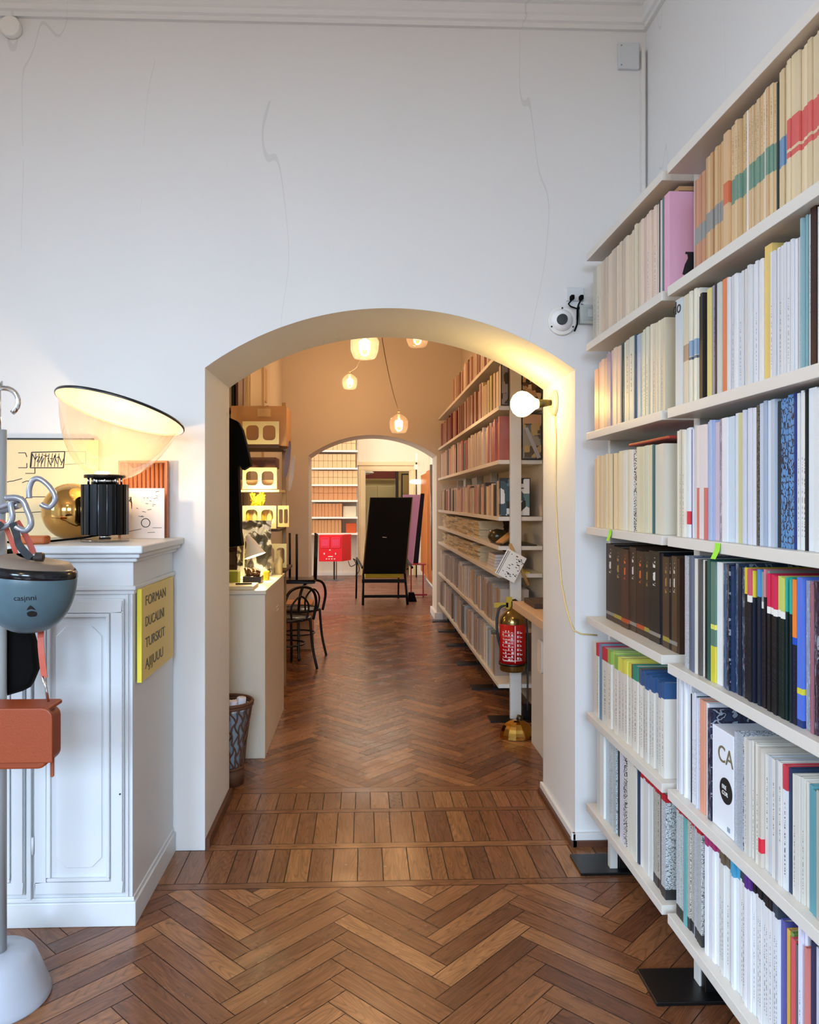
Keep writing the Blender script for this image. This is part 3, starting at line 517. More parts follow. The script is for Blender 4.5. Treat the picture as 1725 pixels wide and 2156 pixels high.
# loose things on the shelves
obj('folder', B().box(.96, 1.17, 2.36, 2.72, ZS[3]+.3055, ZS[3]+.315), M('red_folder', 'a8392a', .5), bev=.003, label='flat red folder lying on top of the third row books, far bay', cat='folder')
obj('cardboard_tray', B().box(.99, 1.16, 2.35, 2.5, ZS[5]+.319, ZS[5]+.333), CARD, label='small tan cardboard lid above the pink slipcase', cat='lid')
def sticky(y, z, x, lab):
    b = B(); b.grid([[(x-.0015, y, z), (x-.0015, y-.03, z)], [(x-.004, y-.001, z-.02), (x-.004, y-.031, z-.02)], [(x-.012, y+.003, z-.042), (x-.013, y-.026, z-.042)]])
    b.grid([[(x-.0005, y, z), (x-.0005, y-.03, z)], [(x-.0045, y-.001, z-.02), (x-.0045, y-.031, z-.02)], [(x-.0125, y+.003, z-.042), (x-.0135, y-.026, z-.042)]])
    obj('sticky_note', b, M('lime_paper', '9be03c', .7), label=lab, cat='sticky note')
sticky(2.84, ZS[3]-.0, .93, 'small lime green sticky note on the far bay shelf edge'); sticky(1.975, ZS[3]-.002, .93, 'larger lime green sticky note on the near bay shelf edge')
# ---------------------------------------------------------------- front bookcase
bc = thing('bookcase', 'large off-white wall bookcase with black feet in the front room', 'bookcase', (1.08, 2.3, 0))
SHX = (.93, 1.235)
for k, z in enumerate(ZS):
    obj('shelf', B().box(SHX[0], SHX[1], 2.337, 3.14, z-.03, z), SHELF, bc, .0015)
    obj('shelf', B().box(SHX[0], SHX[1], .75, 2.293, z-.03-(.015 if k == 2 else 0), z-(.015 if k == 2 else 0)), SHELF, bc, .0015)
for y0, y1 in ((2.2945, 2.3355), (3.1405, 3.165), (.72, .748)):
    obj('upright', B().box(1.03, 1.235, y0, y1, .012, 2.55), SHW, bc, .002)
for yc in (2.315, 3.10):
    obj('foot', B().box(.87, 1.20, yc-.09, yc+.075, 0, .012), BLK, bc, .002)
    obj('foot_block', B().box(1.035, 1.2, yc-.05 if yc < 3 else yc-.06, yc-.0215 if yc < 3 else yc+.0, .012, .13), BLK, bc, .002)
obj('post', B().box(1.0, 1.03, 3.045, 3.075, .012, .208), SHW, bc)
# ---------------------------------------------------------------- wall fittings
def disc_y(b, x, z, y0, y1, r, seg=28): b.tube([(x, y0, z), (x, y1, z)], r, seg)
b = B(); disc_y(b, -1.492, 3.506, 3.255, 3.29, .043); obj('smoke_detector', b, WHITE, bev=.006, label='round white detector on the wall below the ceiling moulding', cat='detector')
t = thing('security_camera', 'white dome security camera on the wall beside the arch', 'security camera', (.864, 3.29, 2.28))
b = B(); b.tube([(.864, 3.289, 2.284), (.864, 3.272, 2.284)], .062, 36); obj('mounting_plate', b, WHITE, t, .004)
b = B()
rows = []
for i in range(10):
    a = i/9*pi/2; r = .047*cos(a); yy = 3.272-.042*sin(a)
    rows.append([(.862+r*cos(2*pi*k/32), yy, 2.284+r*sin(2*pi*k/32)) for k in range(32)])
b.grid(rows, close=True); obj('dome', b, M('camera_white', 'eeeeee', .3), t)
b = B(); b.tube([(.856, 3.25, 2.281), (.852, 3.222, 2.279)], [.024, .022], 28); obj('lens', b, M('lens_black', '0a0807', .1), t)
b = B()
for dx, dz in ((0, .054), (-.047, -.027), (.047, -.027)): b.tube([(.864+dx, 3.2715, 2.284+dz), (.864+dx, 3.269, 2.284+dz)], .004, 8)
obj('screws', b, BLK, t)
t = thing('wall_socket', 'white wall socket with two black plugs above the security camera', 'socket', (.925, 3.29, 2.37))
obj('plate', B().box(.885, .962, 3.28, 3.29, 2.372, 2.432), M('socket_white', 'd8dadc', .4), t, .003)
for px_ in (.905, .945): obj('plug', B().box(px_-.008, px_+.008, 3.25, 3.28, 2.372, 2.392), BLKM, t, .004)
b = B(); b.tube([(.905, 3.265, 2.375), (.89, 3.268, 2.355), (.9, 3.27, 2.345), (.935, 3.275, 2.335), (.935, 3.28, 2.31), (.932, 3.28, 2.27), (.92, 3.282, 2.24)], .0035, 8)
b.tube([(.945, 3.265, 2.375), (.935, 3.268, 2.355), (.93, 3.272, 2.335), (.932, 3.28, 2.29)], .0035, 8); b.tube([(.935, 3.275, 2.335), (.95, 3.272, 2.355), (.965, 3.275, 2.35), (.972, 3.278, 2.34)], .0035, 8)
obj('cable', b, BLKM, t)
t = thing('light_switch', 'grey light switch box between security camera and bookcase', 'light switch', (.98, 3.29, 2.27))
obj('box', B().box(.94, 1.03, 3.262, 3.29, 2.27, 2.352), M('switch_grey', 'b4b9b4', .4), t, .003)
obj('rocker', B().box(.974, .994, 3.256, 3.262, 2.297, 2.332), M('switch_light', 'c6cac8', .35), t, .001)
obj('frame', B().box(.955, 1.015, 3.2595, 3.262, 2.282, 2.342), M('switch_grey2', 'aab0ac', .4), t)
t = thing('junction_box', 'flat white junction box high in the corner above the bookcase', 'junction box', (1.158, 3.29, 3.38))
obj('cover', B().box(1.112, 1.204, 3.272, 3.29, 3.385, 3.50), M('junction_white', 'cfd3d6', .5), t, .004)
b = B()
for z in (3.40, 3.485): b.tube([(1.124, 3.271, z), (1.124, 3.273, z)], .003, 8)
obj('screws', b, M('grey_screw', '6a6a6a', .4), t)
# cracks and a few hairlines in the plaster are part of the material; bulb sconce on the arch reveal
t = thing('wall_lamp', 'lit bare bulb lamp on a disc fixed to the right arch reveal', 'wall lamp', (.925, 3.63, 1.97))
b = B(); b.tube([(.924, 3.63, 1.972), (.915, 3.63, 1.972), (.905, 3.63, 1.972)], [.062, .062, .05], 32); obj('wall_disc', b, M('disc_brass_white', 'd8cfae', .3), t)
b = B(); b.tube([(.905, 3.63, 1.974), (.875, 3.63, 1.972), (.84, 3.63, 1.968)], [.014, .018, .021], 20); obj('socket', b, M('olive_metal', '40391c', .35, .6), t)
b = B(); pr = [(.845, .02), (.825, .028), (.805, .045), (.785, .058), (.765, .063), (.742, .058), (.722, .042), (.711, .022), (.708, .003)]
b.tube([(x, 3.63, 1.968+(x-.845)*.02) for x, r in pr], [r for x, r in pr], 28)
obj('glass_bulb', b, glass('bulb_opal', 'fff0b4', .55, fres=.04), t)
b = B(); b.lathe([(0, -.024), (.017, -.017), (.024, 0), (.017, .017), (0, .024)], (.765, 3.63, 1.967), 20); obj('glowing_core', b, M('core_white', 'fffbe8', .3, emit=25, ecol=(1, .93, .7)), t)
l_ = bpy.data.lights.new('lamp_light', 'POINT'); l_.energy = 12; l_.color = (1, .76, .42); l_.shadow_soft_size = .045
o_ = bpy.data.objects.new('lamp_light', l_); COL.objects.link(o_); o_.location = (.765, 3.63, 1.967)
b = B(); b.tube([(.917, 3.615, 1.915), (.921, 3.60, 1.8), (.921, 3.61, 1.55), (.920, 3.575, 1.35), (.920, 3.50, 1.12), (.920, 3.43, 1.03), (.922, 3.36, .965), (.918, 3.284, .935), (.95, 3.283, .92), (1.02, 3.283, .915)], .0036, 8)
obj('lamp_cord', b, M('cord_yellow', 'd8bf84', .5), t)
# ---------------------------------------------------------------- cabinet
PW = M('painted_wood', 'cfd2d4', .42, vary=.035, bscale=6)
cb = thing('cabinet', 'tall white painted panelled cabinet standing against the arch wall', 'cabinet', (-1.3, 3.0, 0))
b = B(); b.box(-1.85, -.815, 2.725, 3.285, .09, 1.29); obj('body', b, PW, cb, .002)
b = B(); b.box(-1.87, -.767, 2.665, 3.285, 1.317, 1.345); b.box(-1.86, -.782, 2.685, 3.285, 1.30, 1.317); b.box(-1.86, -.797, 2.705, 3.285, 1.285, 1.30)
obj('top', b, PW, cb, .006, seg=3)
b = B(); b.box(-1.86, -.803, 2.71, 3.285, 1.185, 1.2); b.box(-1.86, -.81, 2.718, 3.285, 1.17, 1.185); obj('moulding', b, PW, cb, .003)
b = B(); b.box(-1.86, -.803, 2.71, 3.285, 0, .085); b.box(-1.86, -.81, 2.717, 3.285, .085, .1); obj('plinth', b, PW, cb, .003)
def frame_rect(b, x0, x1, z0, z1, y, w, d):
    b.box(x0, x1, y-d, y, z0, z0+w); b.box(x0, x1, y-d, y, z1-w, z1); b.box(x0, x0+w, y-d, y, z0+w, z1-w); b.box(x1-w, x1, y-d, y, z0+w, z1-w)
for (x0, x1) in ((-1.155, -.845), (-1.5, -1.19)):
    b = B(); b.box(x0, x1, 2.712, 2.725, .115, 1.155)
    frame_rect(b, x0+.003, x1-.003, .12, 1.15, 2.713, .04, .009); frame_rect(b, x0+.047, x1-.047, .165, 1.105, 2.713, .012, .012)
    ix0, ix1, iz0, iz1, c = x0+.075, x1-.075, .21, 1.06, .035
    pts = [(ix0+c, iz0), (ix1-c, iz0), (ix1, iz0+c), (ix1, iz1-c), (ix1-c, iz1), (ix0+c, iz1), (ix0, iz1-c), (ix0, iz0+c)]
    b.ext(pts, 'y', 2.708, 2.713)
    d = obj('door', b, PW, cb, .0025)
    for z in (.26, .95): obj('hinge', B().cyl((x0-.004, 2.708, z), (x0-.004, 2.708, z+.06), .005, 10), PW, d)
b = B(); b.box(-1.18, -1.165, 2.706, 2.725, .1, 1.17); b.box(-.84, -.83, 2.716, 2.725, .1, 1.17); b.box(-.822, -.815, 2.716, 2.725, .1, 1.17); obj('stile', b, PW, cb, .002)
obj('keyhole', B().tube([(-.855, 2.70, .47), (-.855, 2.712, .47)], .003, 8), INK, cb)
# yellow poster board on the side of the cabinet
t = thing('poster_board', 'yellow board with rows of printed letters on the cabinet side', 'board', (-.80, 2.98, .84))
YB = M('yellow_board', 'd9c27c', .6)
obj('panel', B().box(-.809, -.795, 2.755, 3.21, .85, 1.185), [YB], t)
obj('edge_strip', B().box(-.809, -.793, 2.748, 2.755, .85, 1.185), M('yellow_edge', 'e6d848', .5), t)
for k, wd_ in enumerate(('FORMAN', 'DUCALINI', 'TURSKIT', 'AJIJUUU')):
    text('lettering', wd_, .052, (-.7942, 2.80, 1.118-k*.077), (pi/2, 0, pi/2), M('print_grey', '5c5646', .6), t, sx=1.35 if k != 1 else 1.1)
# ---------------------------------------------------------------- on the cabinet
ZC = 1.345
YD = 3.235
t = thing('framed_drawing', 'large cream architectural drawing leaning on the wall behind the lamp', 'drawing', (-1.45, YD, ZC))
obj('sheet', B().box(-1.85, -1.113, YD, YD+.012, ZC+.001, 1.757), M('drawing_cream', 'e3cfa0', .7), t)
b = B(); b.box(-1.85, -1.135, YD-.004, YD+.014, 1.757, 1.764); obj('top_rail', b, INK, t)
b = B()
def ln(x0, z0, x1, z1, w=.003):
    d = Vector((x1-x0, z1-z0)); n = Vector((-d.y, d.x)).normalized()*w/2
    b.ext([(x0+n.x, z0+n.y), (x1+n.x, z1+n.y), (x1-n.x, z1-n.y), (x0-n.x, z0-n.y)], 'y', YD-.0012, YD)
def pp(px, py): return (-1.503+px*.00196, 1.757-(py-925)*.00196)
def pl(*pts, w=.003):
    for i in range(len(pts)-1): ln(*pp(*pts[i]), *pp(*pts[i+1]), w)
pl((58, 952), (55, 985), (125, 985), (128, 950), (58, 952), w=.004); pl((30, 953), (45, 953), (48, 962)); pl((30, 985), (48, 985), (48, 975)); pl((128, 978), (172, 975), (172, 950), (128, 950), w=.0015)
pl((65, 985), (65, 997), (45, 997)); pl((0, 1047), (40, 1047), (42, 1058), (48, 1047), (95, 1047)); pl((5, 1080), (60, 1080), (100, 1078)); pl((5, 1016), (12, 1014), (20, 1013), (38, 1008)); pl((38, 1017), (48, 1013), (60, 1014))
for i in range(9): pl((60+i*7, 954), (57+i*7, 983), w=.0022)
for i in range(14): pl((60+i*4.6, 956+random.random()*24), (66+i*4.6, 956+random.random()*24), w=.003)
obj('ink_lines', b, INK, t)
t = thing('slatted_panel', 'reddish brown ribbed wooden panel behind the lamp base', 'panel', (-.9, 3.25, ZC))
CP = M('copper_wood', 'a8633c', .5, vary=.08)
b = B(); b.box(-1.03, -.828, 3.262, 3.272, ZC+.001, 1.668); obj('backing', b, CP, t)
b = B(); frame_rect(b, -1.03, -.826, ZC+.001, 1.67, 3.262, .008, .03); obj('frame', b, CP, t)
b = B()
for i in range(11): b.tube([(-1.018+i*.018, 3.258, ZC+.012), (-1.018+i*.018, 3.258, 1.66)], .007, 8)
obj('ribs', b, CP, t)
t = thing('small_drawing', 'small white sketch card beside the lamp base at cabinet end', 'drawing', (-.9, 3.2, ZC), rot=(0, 0, 0))
YC = 3.17
obj('card', B().box(-1.0, -.822, YC, YC+.006, ZC+.001, 1.553), M('sketch_paper', 'ecdfd6', .7), t)
b = B()
def ln2(x0, z0, x1, z1, w=.0018):
    d = Vector((x1-x0, z1-z0)); n = Vector((-d.y, d.x)).normalized()*w/2
    b.ext([(x0+n.x, z0+n.y), (x1+n.x, z1+n.y), (x1-n.x, z1-n.y), (x0-n.x, z0-n.y)], 'y', YC-.001, YC)
cx, cz, r = -.898, 1.41, .018
for i in range(12): ln2(cx+r*cos(i*pi/6), cz+r*sin(i*pi/6), cx+r*cos((i+1)*pi/6), cz+r*sin((i+1)*pi/6), .003)
for i in range(16):
    a = random.uniform(-.95, -.84); c = random.uniform(1.43, 1.54); ln2(a, c, a+random.uniform(.006, .018), c+random.uniform(-.004, .004))
for i in range(8): ln2(-.975+i*.003, 1.50+random.uniform(-.02, .02), -.955, 1.49+random.uniform(-.03, .03))
ln2(-.98, 1.372, -.915, 1.385); ln2(-.87, 1.39, -.832, 1.39); ln2(-.89, 1.37, -.86, 1.371)
obj('ink_lines', b, INK, t)
b = B(); R = .113
b.lathe([(R*sin(i/24*pi), R-R*cos(i/24*pi)) for i in range(25)], (-1.165, 3.08, ZC+.0005), 40)
obj('brass_ball', b, M('gold_mirror', 'd8a860', .08, 1), label='polished golden ball left of the table lamp on the cabinet', cat='ball')
obj('orange_tray', B().box(-1.24, -1.14, 2.76, 2.82, ZC+.0005, ZC+.03), M('orange_leather', 'b8622c', .45), bev=.008, label='small orange leather box on the cabinet behind the straps', cat='box')
# table lamp
LX, LY = -.99, 2.95
t = thing('table_lamp', 'table lamp with black ribbed base, tilted glass bowl and white reflector', 'table lamp', (LX, LY, ZC))
b = B(); n = 16; st_ = 2*pi/n
prof2 = []
for i in range(n):
    a = st_*i
    for r_, f in ((.072, 0), (.072, .10), (.0855, .16), (.0875, .55), (.0855, .94)): prof2.append((LX+r_*cos(a+f*st_), LY+r_*sin(a+f*st_)))
b.ext(prof2, 'z', 1.372, 1.563); obj('ribbed_body', b, M('anodised_black', '0a0b0d', .28, .5), t)
b = B()
for i in range(n): a = st_*(i+.05); b.tube([(LX+.077*cos(a), LY+.077*sin(a), 1.374), (LX+.077*cos(a), LY+.077*sin(a), 1.561)], .0028, 6)
obj('fin_glint_strips', b, M('glint_silver', '8c929c', .35, .8), t)  # strips added to imitate the silver reflections along the fin edges
b = B(); b.tube([(LX, LY, ZC+.010), (LX, LY, 1.373)], .022, 20); obj('steel_stem', b, CHR, t); b = B(); b.tube([(LX, LY, 1.563), (LX, LY, 1.59)], .05, 24)
for i in range(10): b.cyl((LX+.062*cos(i*.628), LY+.062*sin(i*.628), 1.563), (LX+.062*cos(i*.628), LY+.062*sin(i*.628), 1.592), .004, 8)
obj('steel_neck', b, CHR, t)
b = B(); b.tube([(LX, LY, ZC+.0008), (LX, LY, ZC+.010)], .088, 32)
obj('foot_plate', b, glass('clear_foot', 'e8e6e0', .1), t)
b = B(); b.tube([(LX, LY, 1.588), (LX, LY, 1.60)], .076, 32); obj('collar', b, M('collar_dark', '1c1410', .3, .6), t)
# bowl and reflector in a tilted local frame
TILT = radians(13.3); PIT = radians(-11)
Rm = Euler((PIT, TILT, 0)).to_matrix()
ORG = Vector((LX-.012, LY, 1.603))
def loc2(p): return ORG+Rm@Vector(p)
def lathe_t(prof, seg=56):
    b = B(); b.grid([[loc2((r*cos(2*pi*k/seg), r*sin(2*pi*k/seg), z)) for k in range(seg)] for r, z in prof], close=True); return b
pr = [(.075, 0), (.105, .018), (.135, .045), (.165, .085), (.19, .13), (.21, .18), (.226, .23), (.238, .28-.025)]
o = obj('glass_bowl', lathe_t(pr), glass('bowl_glass', 'fff0e0', .035, fres=.05), t)
rf = [(.246, .252), (.247, .256), (.235, .262), (.20, .270), (.14, .278), (.07, .283), (.0, .284)]
rf2 = [(r-.002 if r > .01 else r, z-.003) for r, z in rf]
b = lathe_t(rf); b2 = lathe_t(rf2); b.grid([[loc2((r*cos(2*pi*k/56), r*sin(2*pi*k/56), z)) for k in range(56)] for r, z in rf2], close=True)
b.grid([[loc2((r*cos(2*pi*k/56), r*sin(2*pi*k/56), z)) for k in range(56)] for r, z in (rf[0], rf2[0])], close=True)
obj('reflector', b, M('reflector_white', 'f2efe8', .35), t)
b = lathe_t([(.247, .250), (.249, .254), (.247, .26), (.245, .255)]); obj('rim', b, BLK, t)
b = B(); b.lathe([(0, 0), (.02, .001), (.03, .004), (.022, .010), (.0, .012)], tuple(ORG+Vector((0, 0, -.001))), 20); obj('bulb', b, M('bulb_warm', 'fff2c8', .3, emit=12, ecol=(1, .80, .42)), t)
b = B(); b.tube([(LX, LY+.05, ZC+.03), (LX-.1, LY+.03, ZC+.012), (-1.16, 2.87, ZC+.006), (-1.28, 2.80, ZC+.006), (-1.45, 2.85, ZC+.006)], .004, 8); obj('power_cord', b, BLKM, t)
def pl_light(loc, power, col, rad=.03, name='lamp_light'):
    l = bpy.data.lights.new(name, 'POINT'); l.energy = power; l.color = col; l.shadow_soft_size = rad
    o = bpy.data.objects.new(name, l); COL.objects.link(o); o.location = loc; return o
pl_light(ORG+Rm@Vector((0, 0, .05)), 4.6, (1, .77, .47), .02)
# ---------------------------------------------------------------- coat stand with helmet and bag
SX, SY = -1.10, 2.33
GM = M('grey_blue_enamel', 'a9afba', .35)
t = thing('coat_stand', 'light grey coat stand with conical base at the left edge', 'coat stand', (SX, SY, 0))
b = B(); b.lathe([(.0, 0), (.148, 0), (.15, .006), (.145, .02), (.125, .075), (.105, .125), (.09, .14), (.04, .145), (0, .146)], (SX, SY, 0), 40); obj('base', b, GM, t)
b = B(); b.cyl((SX, SY, .145), (SX, SY, 1.715), .024, 24); obj('pole', b, M('grey_enamel', '9ea2a3', .35), t)
def arc(c, r, a0, a1, ex, ey, n=10): return [Vector(c)+Vector(ex)*r*cos(a0+(a1-a0)*i/n)+Vector(ey)*r*sin(a0+(a1-a0)*i/n) for i in range(n+1)]
b = B(); b.tube([(SX, SY, 1.70), (SX, SY, 1.84), (SX+.01, SY, 1.855)]+arc((SX+.02, SY, 1.80), .04, 1.9, -1.0, (1, 0, 0), (0, 0, 1)), .008, 12); obj('hook', b, CHR, t)
HK = M('hook_grey', '9b9ca4', .25, .5)
def hp(px, py, y=2.27): return (-1.107+px*.001425*1.0+0, y, 1.715-(py-905)*.001425)
def curve(pts, n=6):
    P_ = [Vector(p) for p in pts]; out = []
    for i in range(len(P_)-1):
        p0 = P_[max(i-1, 0)]; p1 = P_[i]; p2 = P_[i+1]; p3 = P_[min(i+2, len(P_)-1)]
        for k in range(n):
            s = k/n; out.append(.5*((2*p1)+(-p0+p2)*s+(2*p0-5*p1+4*p2-p3)*s*s+(-p0+3*p1-3*p2+p3)*s**3))
    out.append(P_[-1]); return out
def hooks(name, pts, r=.008, y=2.27): b = B(); b.tube(curve([hp(a, c, y+(d[0] if d else 0)) for a, c, *d in pts]), r, 12); return obj(name, b, HK, t)
b = B(); b.tube([(SX, SY, 1.47), (SX+.06, SY-.05, 1.482), (SX+.09, SY-.06, 1.49)], .012, 12); obj('arm', b, HK, t)
hooks('hook', [(14, 1073), (35, 1066), (55, 1060), (70, 1052)], .0085)
hooks('hook', [(88, 1050), (88, 1030), (95, 1013), (108, 1010), (125, 1022), (138, 1040), (140, 1055), (130, 1068), (118, 1066), (112, 1062)], .008)
hooks('hook', [(50, 1050), (70, 1049), (85, 1056), (92, 1072), (99, 1090), (100, 1105), (92, 1115), (80, 1114), (70, 1108)], .0088, 2.24)
hooks('hook', [(72, 1050), (60, 1056), (57, 1066), (60, 1085), (57, 1098), (50, 1105), (30, 1113), (20, 1114)], .0085, 2.25)
# helmet
HC = Vector((-.962, 2.23, 1.285))
t = thing('cycling_helmet', 'grey blue helmet hanging upside down from the coat stand', 'helmet', tuple(HC-Vector((0, 0, .17))))
b = B(); rows = []
for i in range(15):
    a = i/14*pi/2; rr = cos(a)
    rows.append([(HC.x+.128*rr**.8*cos(2*pi*k/40), HC.y+.12*rr**.8*sin(2*pi*k/40), HC.z-.165*sin(a)+.0) for k in range(40)])
b.grid(rows, close=True)
b.grid([[(HC.x+s*.128*cos(2*pi*k/40), HC.y+s*.12*sin(2*pi*k/40), HC.z+z) for k in range(40)] for s, z in ((1, 0), (.985, .006), (.9, .006), (.85, -.03), (.6, -.09), (.0, -.11))], close=True)
obj('shell', b, M('helmet_blue', '4c646e', .35), t)
b = B(); b.grid([[(HC.x+s*.1255*cos(2*pi*k/40), HC.y+s*.119*sin(2*pi*k/40), HC.z+z-.012*cos(2*pi*k/40)) for k in range(40)] for s, z in ((1.005, 0), (1.03, .004), (1.02, .02), (.97, .028), (.88, .028), (.86, .004))], close=True)
obj('black_trim', b, M('gloss_black', '0b0d12', .15), t)
b = B(); rows = []
for i in range(7):
    s = i/6; rows.append([(HC.x-.10+.225*u, HC.y-.10-.02*s+.12*(u-.5)**2*(1), HC.z+.028-.015*u+.02*sin(pi*s)*1+.03*s*(1-u)) for u in [k/12 for k in range(13)]])
b.grid(rows)
rows2 = [[(x, y+.004, z-.004) for x, y, z in r] for r in rows]; b.grid(rows2); b.grid([rows[0], rows2[0]]); b.grid([rows[-1], rows2[-1]])
b2 = B(); b2.grid([[(HC.x+s*.122*cos(2*pi*k/40), HC.y+s*.115*sin(2*pi*k/40), HC.z+z-.012*cos(2*pi*k/40)) for k in range(40)] for s, z in ((.99, .026), (.9, .043), (.6, .05), (.3, .052))], close=True)
obj('lining', b2, M('tan_lining', '7a6a5c', .6), t)
def shell_y(x, z):
    sa = min(.999, max(0, (HC.z-z)/.165)); rr = (1-sa*sa)**.4; u = (x-HC.x)/.128
    return HC.y-.12*sqrt(max(.0001, rr*rr-u*u))
tx = text('lettering', 'casjnni', .021, (HC.x+.005, HC.y-.13, HC.z-.058), (pi/2, 0, 0), INK, t, ext=.0004)
for v in tx.data.vertices: v.co.z = (HC.y-.13)-shell_y(HC.x+.005+v.co.x, HC.z-.058+v.co.y)+.001
b = B(); dx, dz = HC.x+.045, HC.z-.09
for pts in ([(-.012, -.004), (-.011, -.012), (-.006, -.016), (.006, -.016), (.011, -.012), (.012, -.004), (.006, .0), (0, .001), (-.006, 0)], [(-.011, .004), (0, .007), (.011, .003), (.006, .012), (0, .018), (-.006, .012)]):
    b.face([(dx+u, shell_y(dx+u, dz+w)-.0012, dz+w) for u, w in pts])
obj('drop_emblem', b, INK, t)
def strap(name, pts, w, mat, par, thick=.002):
    pts = [Vector(p) for p in curve(pts, 5)]; rows = []
    for i, p in enumerate(pts):
        d = (pts[min(i+1, len(pts)-1)]-pts[max(i-1, 0)]).normalized(); n = d.cross(Vector((0, 1, 0))).normalized()*w/2; y = Vector((0, thick/2, 0))
        rows.append([p+n-y, p-n-y, p-n+y, p+n+y])
    b = B(); b.grid(rows, close=True, smooth=False); b.face(rows[0]); b.face(rows[-1][::-1]); return obj(name, b, mat, par)
SB = M('strap_black', '121318', .7)
strap('strap', [hp(65, 1100, 2.235), hp(75, 1125, 2.23), hp(90, 1145, 2.2), hp(115, 1170, 2.19)], .022, SB, t)
strap('strap', [hp(45, 1100, 2.235), hp(33, 1115, 2.23), hp(22, 1145, 2.21), hp(8, 1170, 2.2)], .014, SB, t)
obj('buckle', B().box(HC.x+.03, HC.x+.06, 2.17, 2.195, HC.z+.045, HC.z+.07), M('buckle', '2a2420', .25), t, .008)
# bag
t = thing('shoulder_bag', 'orange leather shoulder bag hanging from the coat stand below the helmet', 'bag', (-1.02, 2.25, .72))
OR = M('orange_leather_bag', '8e3c18', .45, bump=.1, bscale=200)
def rrect(x0, x1, z0, z1, r, corners=(1, 1, 1, 1), n=6):
    pts = []
    for (cx_, cz_, a0, on) in ((x1-r, z1-r, 0, corners[0]), (x0+r, z1-r, pi/2, corners[1]), (x0+r, z0+r, pi, corners[2]), (x1-r, z0+r, 1.5*pi, corners[3])):
        if on:
            for i in range(n+1): a = a0+pi/2*i/n; pts.append((cx_+r*cos(a), cz_+r*sin(a)))
        else: a = a0+pi/4; pts.append((cx_+r*(1 if cos(a) > 0 else -1), cz_+r*(1 if sin(a) > 0 else -1)))
    return pts
b = B(); b.ext(rrect(-1.21, -.90, .735, .895, .03), 'y', 2.20, 2.30); obj('body', b, OR, t, .006)
b = B(); b.ext(rrect(-1.22, -.882, .757, .912, .03, (1, 1, 0, 0)), 'y', 2.187, 2.1985); b.ext(rrect(-1.22, -.897, .897, .911, .006), 'y', 2.1985, 2.30); obj('flap', b, OR, t, .003)
ST = M('strap_coral', 'b5503c', .5)
strap('shoulder_strap', [(-.93, 2.25, .985), (-.945, 2.26, 1.10), (-.965, 2.33, 1.2), (-1.0, 2.335, 1.35), (-1.04, 2.32, 1.44)], .018, ST, t)
b = B(); b.tube([(-.935, 2.25, .99), (-.925, 2.25, .955), (-.918, 2.25, .915)], .004, 8); obj('clasp', b, CHR, t)
strap('shoulder_strap', [(-1.10, 2.28, 1.16+.16), (-1.085, 2.27, 1.40), (-1.06, 2.27, 1.44), (-1.03, 2.28, 1.36), (-1.015, 2.30, 1.28)], .014, ST, t)
b = B(); b.ext(rrect(-.907, -.897, .70, .76, .004), 'y', 2.235, 2.24); obj('leather_tab', b, M('tab_brown', '8a4426', .5), t)
b = B(); b.ext([(-1.10, .90), (-1.03, .92), (-1.005, .98), (-1.012, 1.06), (-1.03, 1.12), (-1.045, 1.3), (-1.09, 1.36), (-1.2, 1.3), (-1.2, .9)], 'y', 2.36, 2.42)
obj('jacket', b, BLKM, bev=.02, label='black jacket hanging behind the coat stand pole', cat='jacket')
# ---------------------------------------------------------------- middle room: counter
t = thing('counter', 'cream white reception counter in the middle room', 'counter', (-.9, 4.97, 0))
CW = M('counter_white', 'e3dccb', .3)
b = B(); b.box(-1.25, -.572, 4.45, 5.5, .0, .955); obj('body', b, CW, t, .003)
obj('top', B().box(-1.26, -.566, 4.44, 5.51, .957, .98), CW, t, .002)
b = B(); b.box(-.5695, -.566, 5.0, 5.12, .80, .806); b.box(-.5695, -.566, 5.0, 5.12, .775, .781); obj('handle_slots', b, M('slot_light', 'f2eee2', .4), t)
ZT = .98
obj('drawing_board', B().box(-1.0, -.64, 4.47, 4.67, ZT+.0005, ZT+.022), M('board_cream', 'e0d2ae', .5), bev=.003, label='cream drawing board lying on the counter front', cat='board')
b = B(); b.tube([(-.76, 4.55, ZT+.027), (-.665, 4.57, ZT+.027)], .0045, 8); obj('pen', b, INK, label='black pen on the cream drawing board', cat='pen')
obj('green_box', B().box(-.95, -.775, 4.72, 4.83, ZT+.0005, ZT+.085), M('lime_box', '8f9418', .5), bev=.002, label='olive green box on the counter by the arch edge', cat='box')
t = thing('desk_tray', 'dark tray filled with small brown items on the counter', 'tray', (-.72, 4.92, ZT))
obj('tray', B().box(-.765, -.65, 4.85, 4.98, ZT+.001, ZT+.04), M('tray_dark', '2a1710', .4), t, .003)
b = B()
for i in range(14): x = random.uniform(-.75, -.67); y = random.uniform(4.87, 4.96); b.tube([(x, y, ZT+.04), (x+random.uniform(-.02, .03), y, ZT+.06+random.random()*.03)], .009, 8)
obj('small_items', b, M('brown_items', '6a4424', .4, .3), t)['kind'] = 'stuff'
obj('yellow_block', B().box(-.655, -.62, 5.0, 5.06, ZT+.0005, ZT+.06), M('yellow_plastic', 'e0c81c', .4), bev=.006, label='small yellow block beside the dark tray on the counter', cat='block')
t = thing('desk_lamp', 'white cone desk lamp glowing behind the black shirt', 'desk lamp', (-.80, 5.02, ZT))
b = B(); b.tube([(-.80, 5.1, ZT+.001), (-.80, 5.1, ZT+.012)], .06, 24); obj('base', b, WHITE, t)
b = B(); b.tube([(-.80, 5.1, ZT+.01), (-.79, 5.08, ZT+.28), (-.75, 5.03, ZT+.25)], .006, 10); obj('arm', b, WHITE, t)
